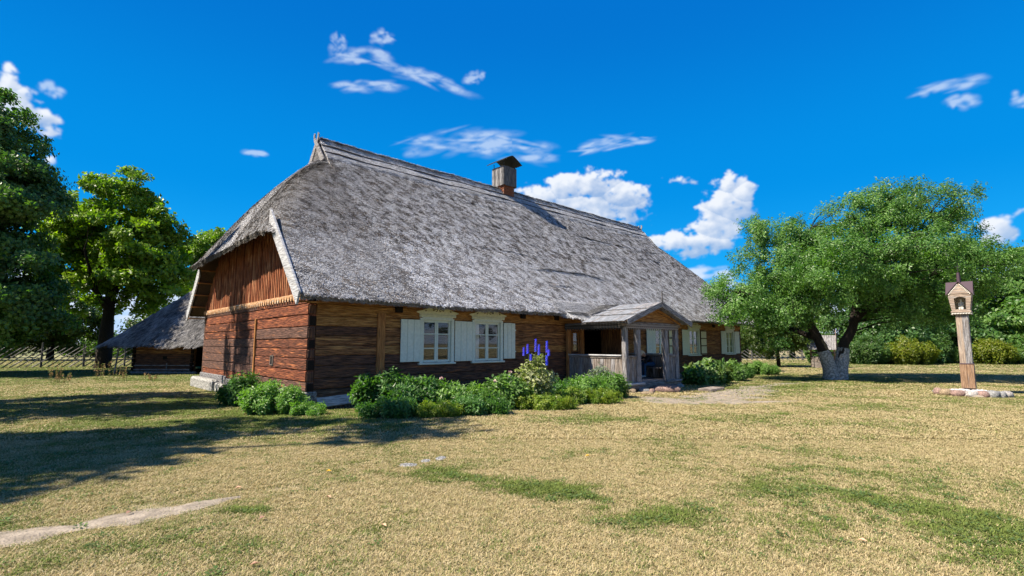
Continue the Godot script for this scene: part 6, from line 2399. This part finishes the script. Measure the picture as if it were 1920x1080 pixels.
# joints in metres, the figure faces +z and sits on y = 0 of its seat
func make_person(label: String, at: Vector3, turn: float, lean: float, bow: float, top: Color, legs: Color, shoes: Color, hair: Color, skin: Color, hat: bool, size: float) -> void:
	var o := base("person", at, turn)
	o.scale = Vector3.ONE * size
	tag(o, label, "person")
	var hip := Vector3(0, .10, 0)
	var up := Vector3(0, cos(lean), sin(lean))
	var chest := hip + up * .34
	var neck := hip + up * .50
	var hd := Vector3(0, cos(bow), sin(bow))
	var fwd := Vector3(0, -sin(bow), cos(bow))
	var skull := neck + hd * .17 + fwd * .02
	var c := [
		[hip + Vector3(-.08, 0, 0), hip + Vector3(.08, 0, 0), .115, .115, legs],
		[hip + up * .04, chest - up * .08, .125, .135, top],
		[chest + Vector3(-.09, 0, 0), chest + Vector3(.09, 0, 0), .125, .125, top],
		[neck - up * .06 + Vector3(-.13, -.01, 0), neck - up * .06 + Vector3(.13, -.01, 0), .065, .065, top],
		[neck - up * .03, neck + hd * .09, .055, .05, skin],
		[skull + hd * .035 - fwd * .015, skull - hd * .02, .088, .082, skin],
		[skull - hd * .05 + fwd * .03, skull - hd * .085 + fwd * .045, .052, .036, skin],
		[skull + fwd * .085 + hd * .01, skull + fwd * .103 - hd * .02, .012, .016, skin]]
	for s in [-1.0, 1.0]:
		var sh := neck - up * .07 + Vector3(s * .175, 0, 0)
		var el := sh + Vector3(s * .05, -.23, .10 + lean * .12)
		var wr := Vector3(s * .10, .26, .40)
		if hat: wr = Vector3(s * .05, .33, .36)
		c.append([sh, el, .056, .046, top])
		c.append([el, wr, .045, .032, top])
		c.append([wr, wr + (Vector3(0, .22, .48) - el).normalized() * .02, .027, .026, skin])
		var kn := Vector3(s * .13, .12, .44)
		var an := Vector3(s * .12, -.36, .42 + .02 * s)
		c.append([hip + Vector3(s * .09, 0, 0), kn, .092, .066, legs])
		c.append([kn, an, .062, .042, legs])
		c.append([an + Vector3(0, -.035, -.02), an + Vector3(0, -.05, .16), .04, .035, shoes])
		c.append([skull + Vector3(s * .085, 0, 0) - fwd * .005 + hd * .012, skull + Vector3(s * .088, 0, 0) - fwd * .005 - hd * .02, .014, .010, skin])
	var m := MB.new()
	body_mesh(m, c, 0.015, 0.035)
	for s in [-1.0, 1.0]:
		var wr := Vector3(s * .10, .26, .40)
		if hat: wr = Vector3(s * .05, .33, .36)
		add_hand(m, wr, wr + Vector3(-s * .03, -.03, .1), Vector3(0, -1, 0), skin)
	put("body", m.done(M.body), o)
	# eyes, brows and mouth
	m = MB.new()
	for s in [-1.0, 1.0]:
		m.tint = Color(.05, .035, .03)
		m.lump(skull + fwd * .079 + Vector3(s * .032, 0, 0) + hd * .018, Vector3(.022, .012, .012), rng, 0.02, 4, 6)
		m.tube([skull + fwd * .080 + Vector3(s * .016, 0, 0) + hd * .038, skull + fwd * .074 + Vector3(s * .05, 0, 0) + hd * .036], [.004, .003], 4)
	m.tint = Color(.32, .11, .09)
	m.tube([skull + fwd * .082 - Vector3(.02, 0, 0) - hd * .058, skull + fwd * .088 - hd * .058, skull + fwd * .082 + Vector3(.02, 0, 0) - hd * .058], [.004, .006, .004], 5)
	put("face_features", m.done(M.body), o)
	m = MB.new()
	if hat:
		body_mesh(m, [[skull + hd * .05 - fwd * .02, skull + hd * .085 - fwd * .02, .100, .085, hair], [skull - fwd * .055 + hd * .02, skull - fwd * .06 - hd * .06, .075, .06, hair], [skull + hd * .045 + fwd * .05, skull + hd * .03 + fwd * .13, .06, .035, hair]], 0.012, 0.02)
	else:
		body_mesh(m, [[skull + hd * .055 - fwd * .02, skull + hd * .03 - fwd * .03, .095, .09, hair], [skull - fwd * .045, skull - fwd * .05 - hd * .05, .08, .06, hair]], 0.012, 0.02)
	put("sun_hat" if hat else "hair", m.done(M.body), o)


func make_people() -> void:
	# one sits against the wall behind the parapet, one bends forward on the bench inside the porch
	var b := house.transform.basis.get_euler().y
	make_person("person in dark clothes sitting by the wall behind the porch parapet", house_at(12.75, .78, .34), b + deg_to_rad(-30), 0.06, 0.12, Color(.022, .024, .030), Color(.03, .03, .04), Color(.02, .02, .02), Color(.025, .017, .012), Color(.36, .20, .13), false, 0.98)
	make_person("person in a pale hat, dark top and blue jeans bending forward on the porch bench", house_at(12.92, .76, 1.75), b + deg_to_rad(-112), 0.70, 0.9, Color(.02, .02, .024), Color(.03, .075, .15), Color(.35, .45, .50), Color(.62, .54, .40), Color(.42, .25, .17), true, 0.9)


func _ready() -> void:
	rng.seed = 2024
	n_any.seed = 5
	n_any.frequency = 0.6
	n_any.fractal_octaves = 3
	make_air()
	make_materials()
	make_ground()
	house_inv = Transform3D(Basis(Vector3.UP, deg_to_rad(HOUSE_TURN)), HOUSE_AT).affine_inverse()
	make_path([[4.6, -16.3, .5], [4.55, -14.9, 1.05], [5.6, -15.2, 1.15], [7.0, -16.6, 1.25], [8.4, -18.2, .9], [9.7, -20.0, .55], [11.3, -21.3, .45], [13.0, -22.3, .2]], "bare sandy path curving from the porch step towards the apple tree")
	make_path([[5.8, -14.5, .6], [6.6, -14.65, .42], [7.6, -14.85, .22], [8.3, -15.0, .05]], "short bare spur of the path running out into the lawn")
	make_path([[-5.8, -3.6, .42], [-4.5, -4.35, .24], [-3.95, -4.75, .19], [-3.5, -5.15, .18], [-3.2, -5.45, .13], [-2.95, -5.7, .05]], "narrow sandy trail crossing the grass at the lower left")
	make_house()
	make_barn()
	make_trees()
	make_apple_tree()
	make_fence(Vector3(-47.0, 0, -31.2), Vector3(-26.0, 0, -38.2), "long slanting stick fence at the left behind the dark tree", 0.62, 1.42, 0.42, 2.9)
	make_fence(Vector3(17.0, 0, -52.5), Vector3(41.5, 0, -50.5), "pale slanting stick fence behind the well and apple tree", -0.62, 1.35, 0.5, 2.9)
	make_fence(Vector3(34.6, 0, -43.9), Vector3(39.4, 0, -44.4), "short dark stick fence in the gap of bushes behind the carved post", -0.62, 1.25, 0.45, 2.9)
	make_well()
	make_shrine()
	make_beds()
	make_yard()
	make_people()
	make_grass()
	make_weeds()
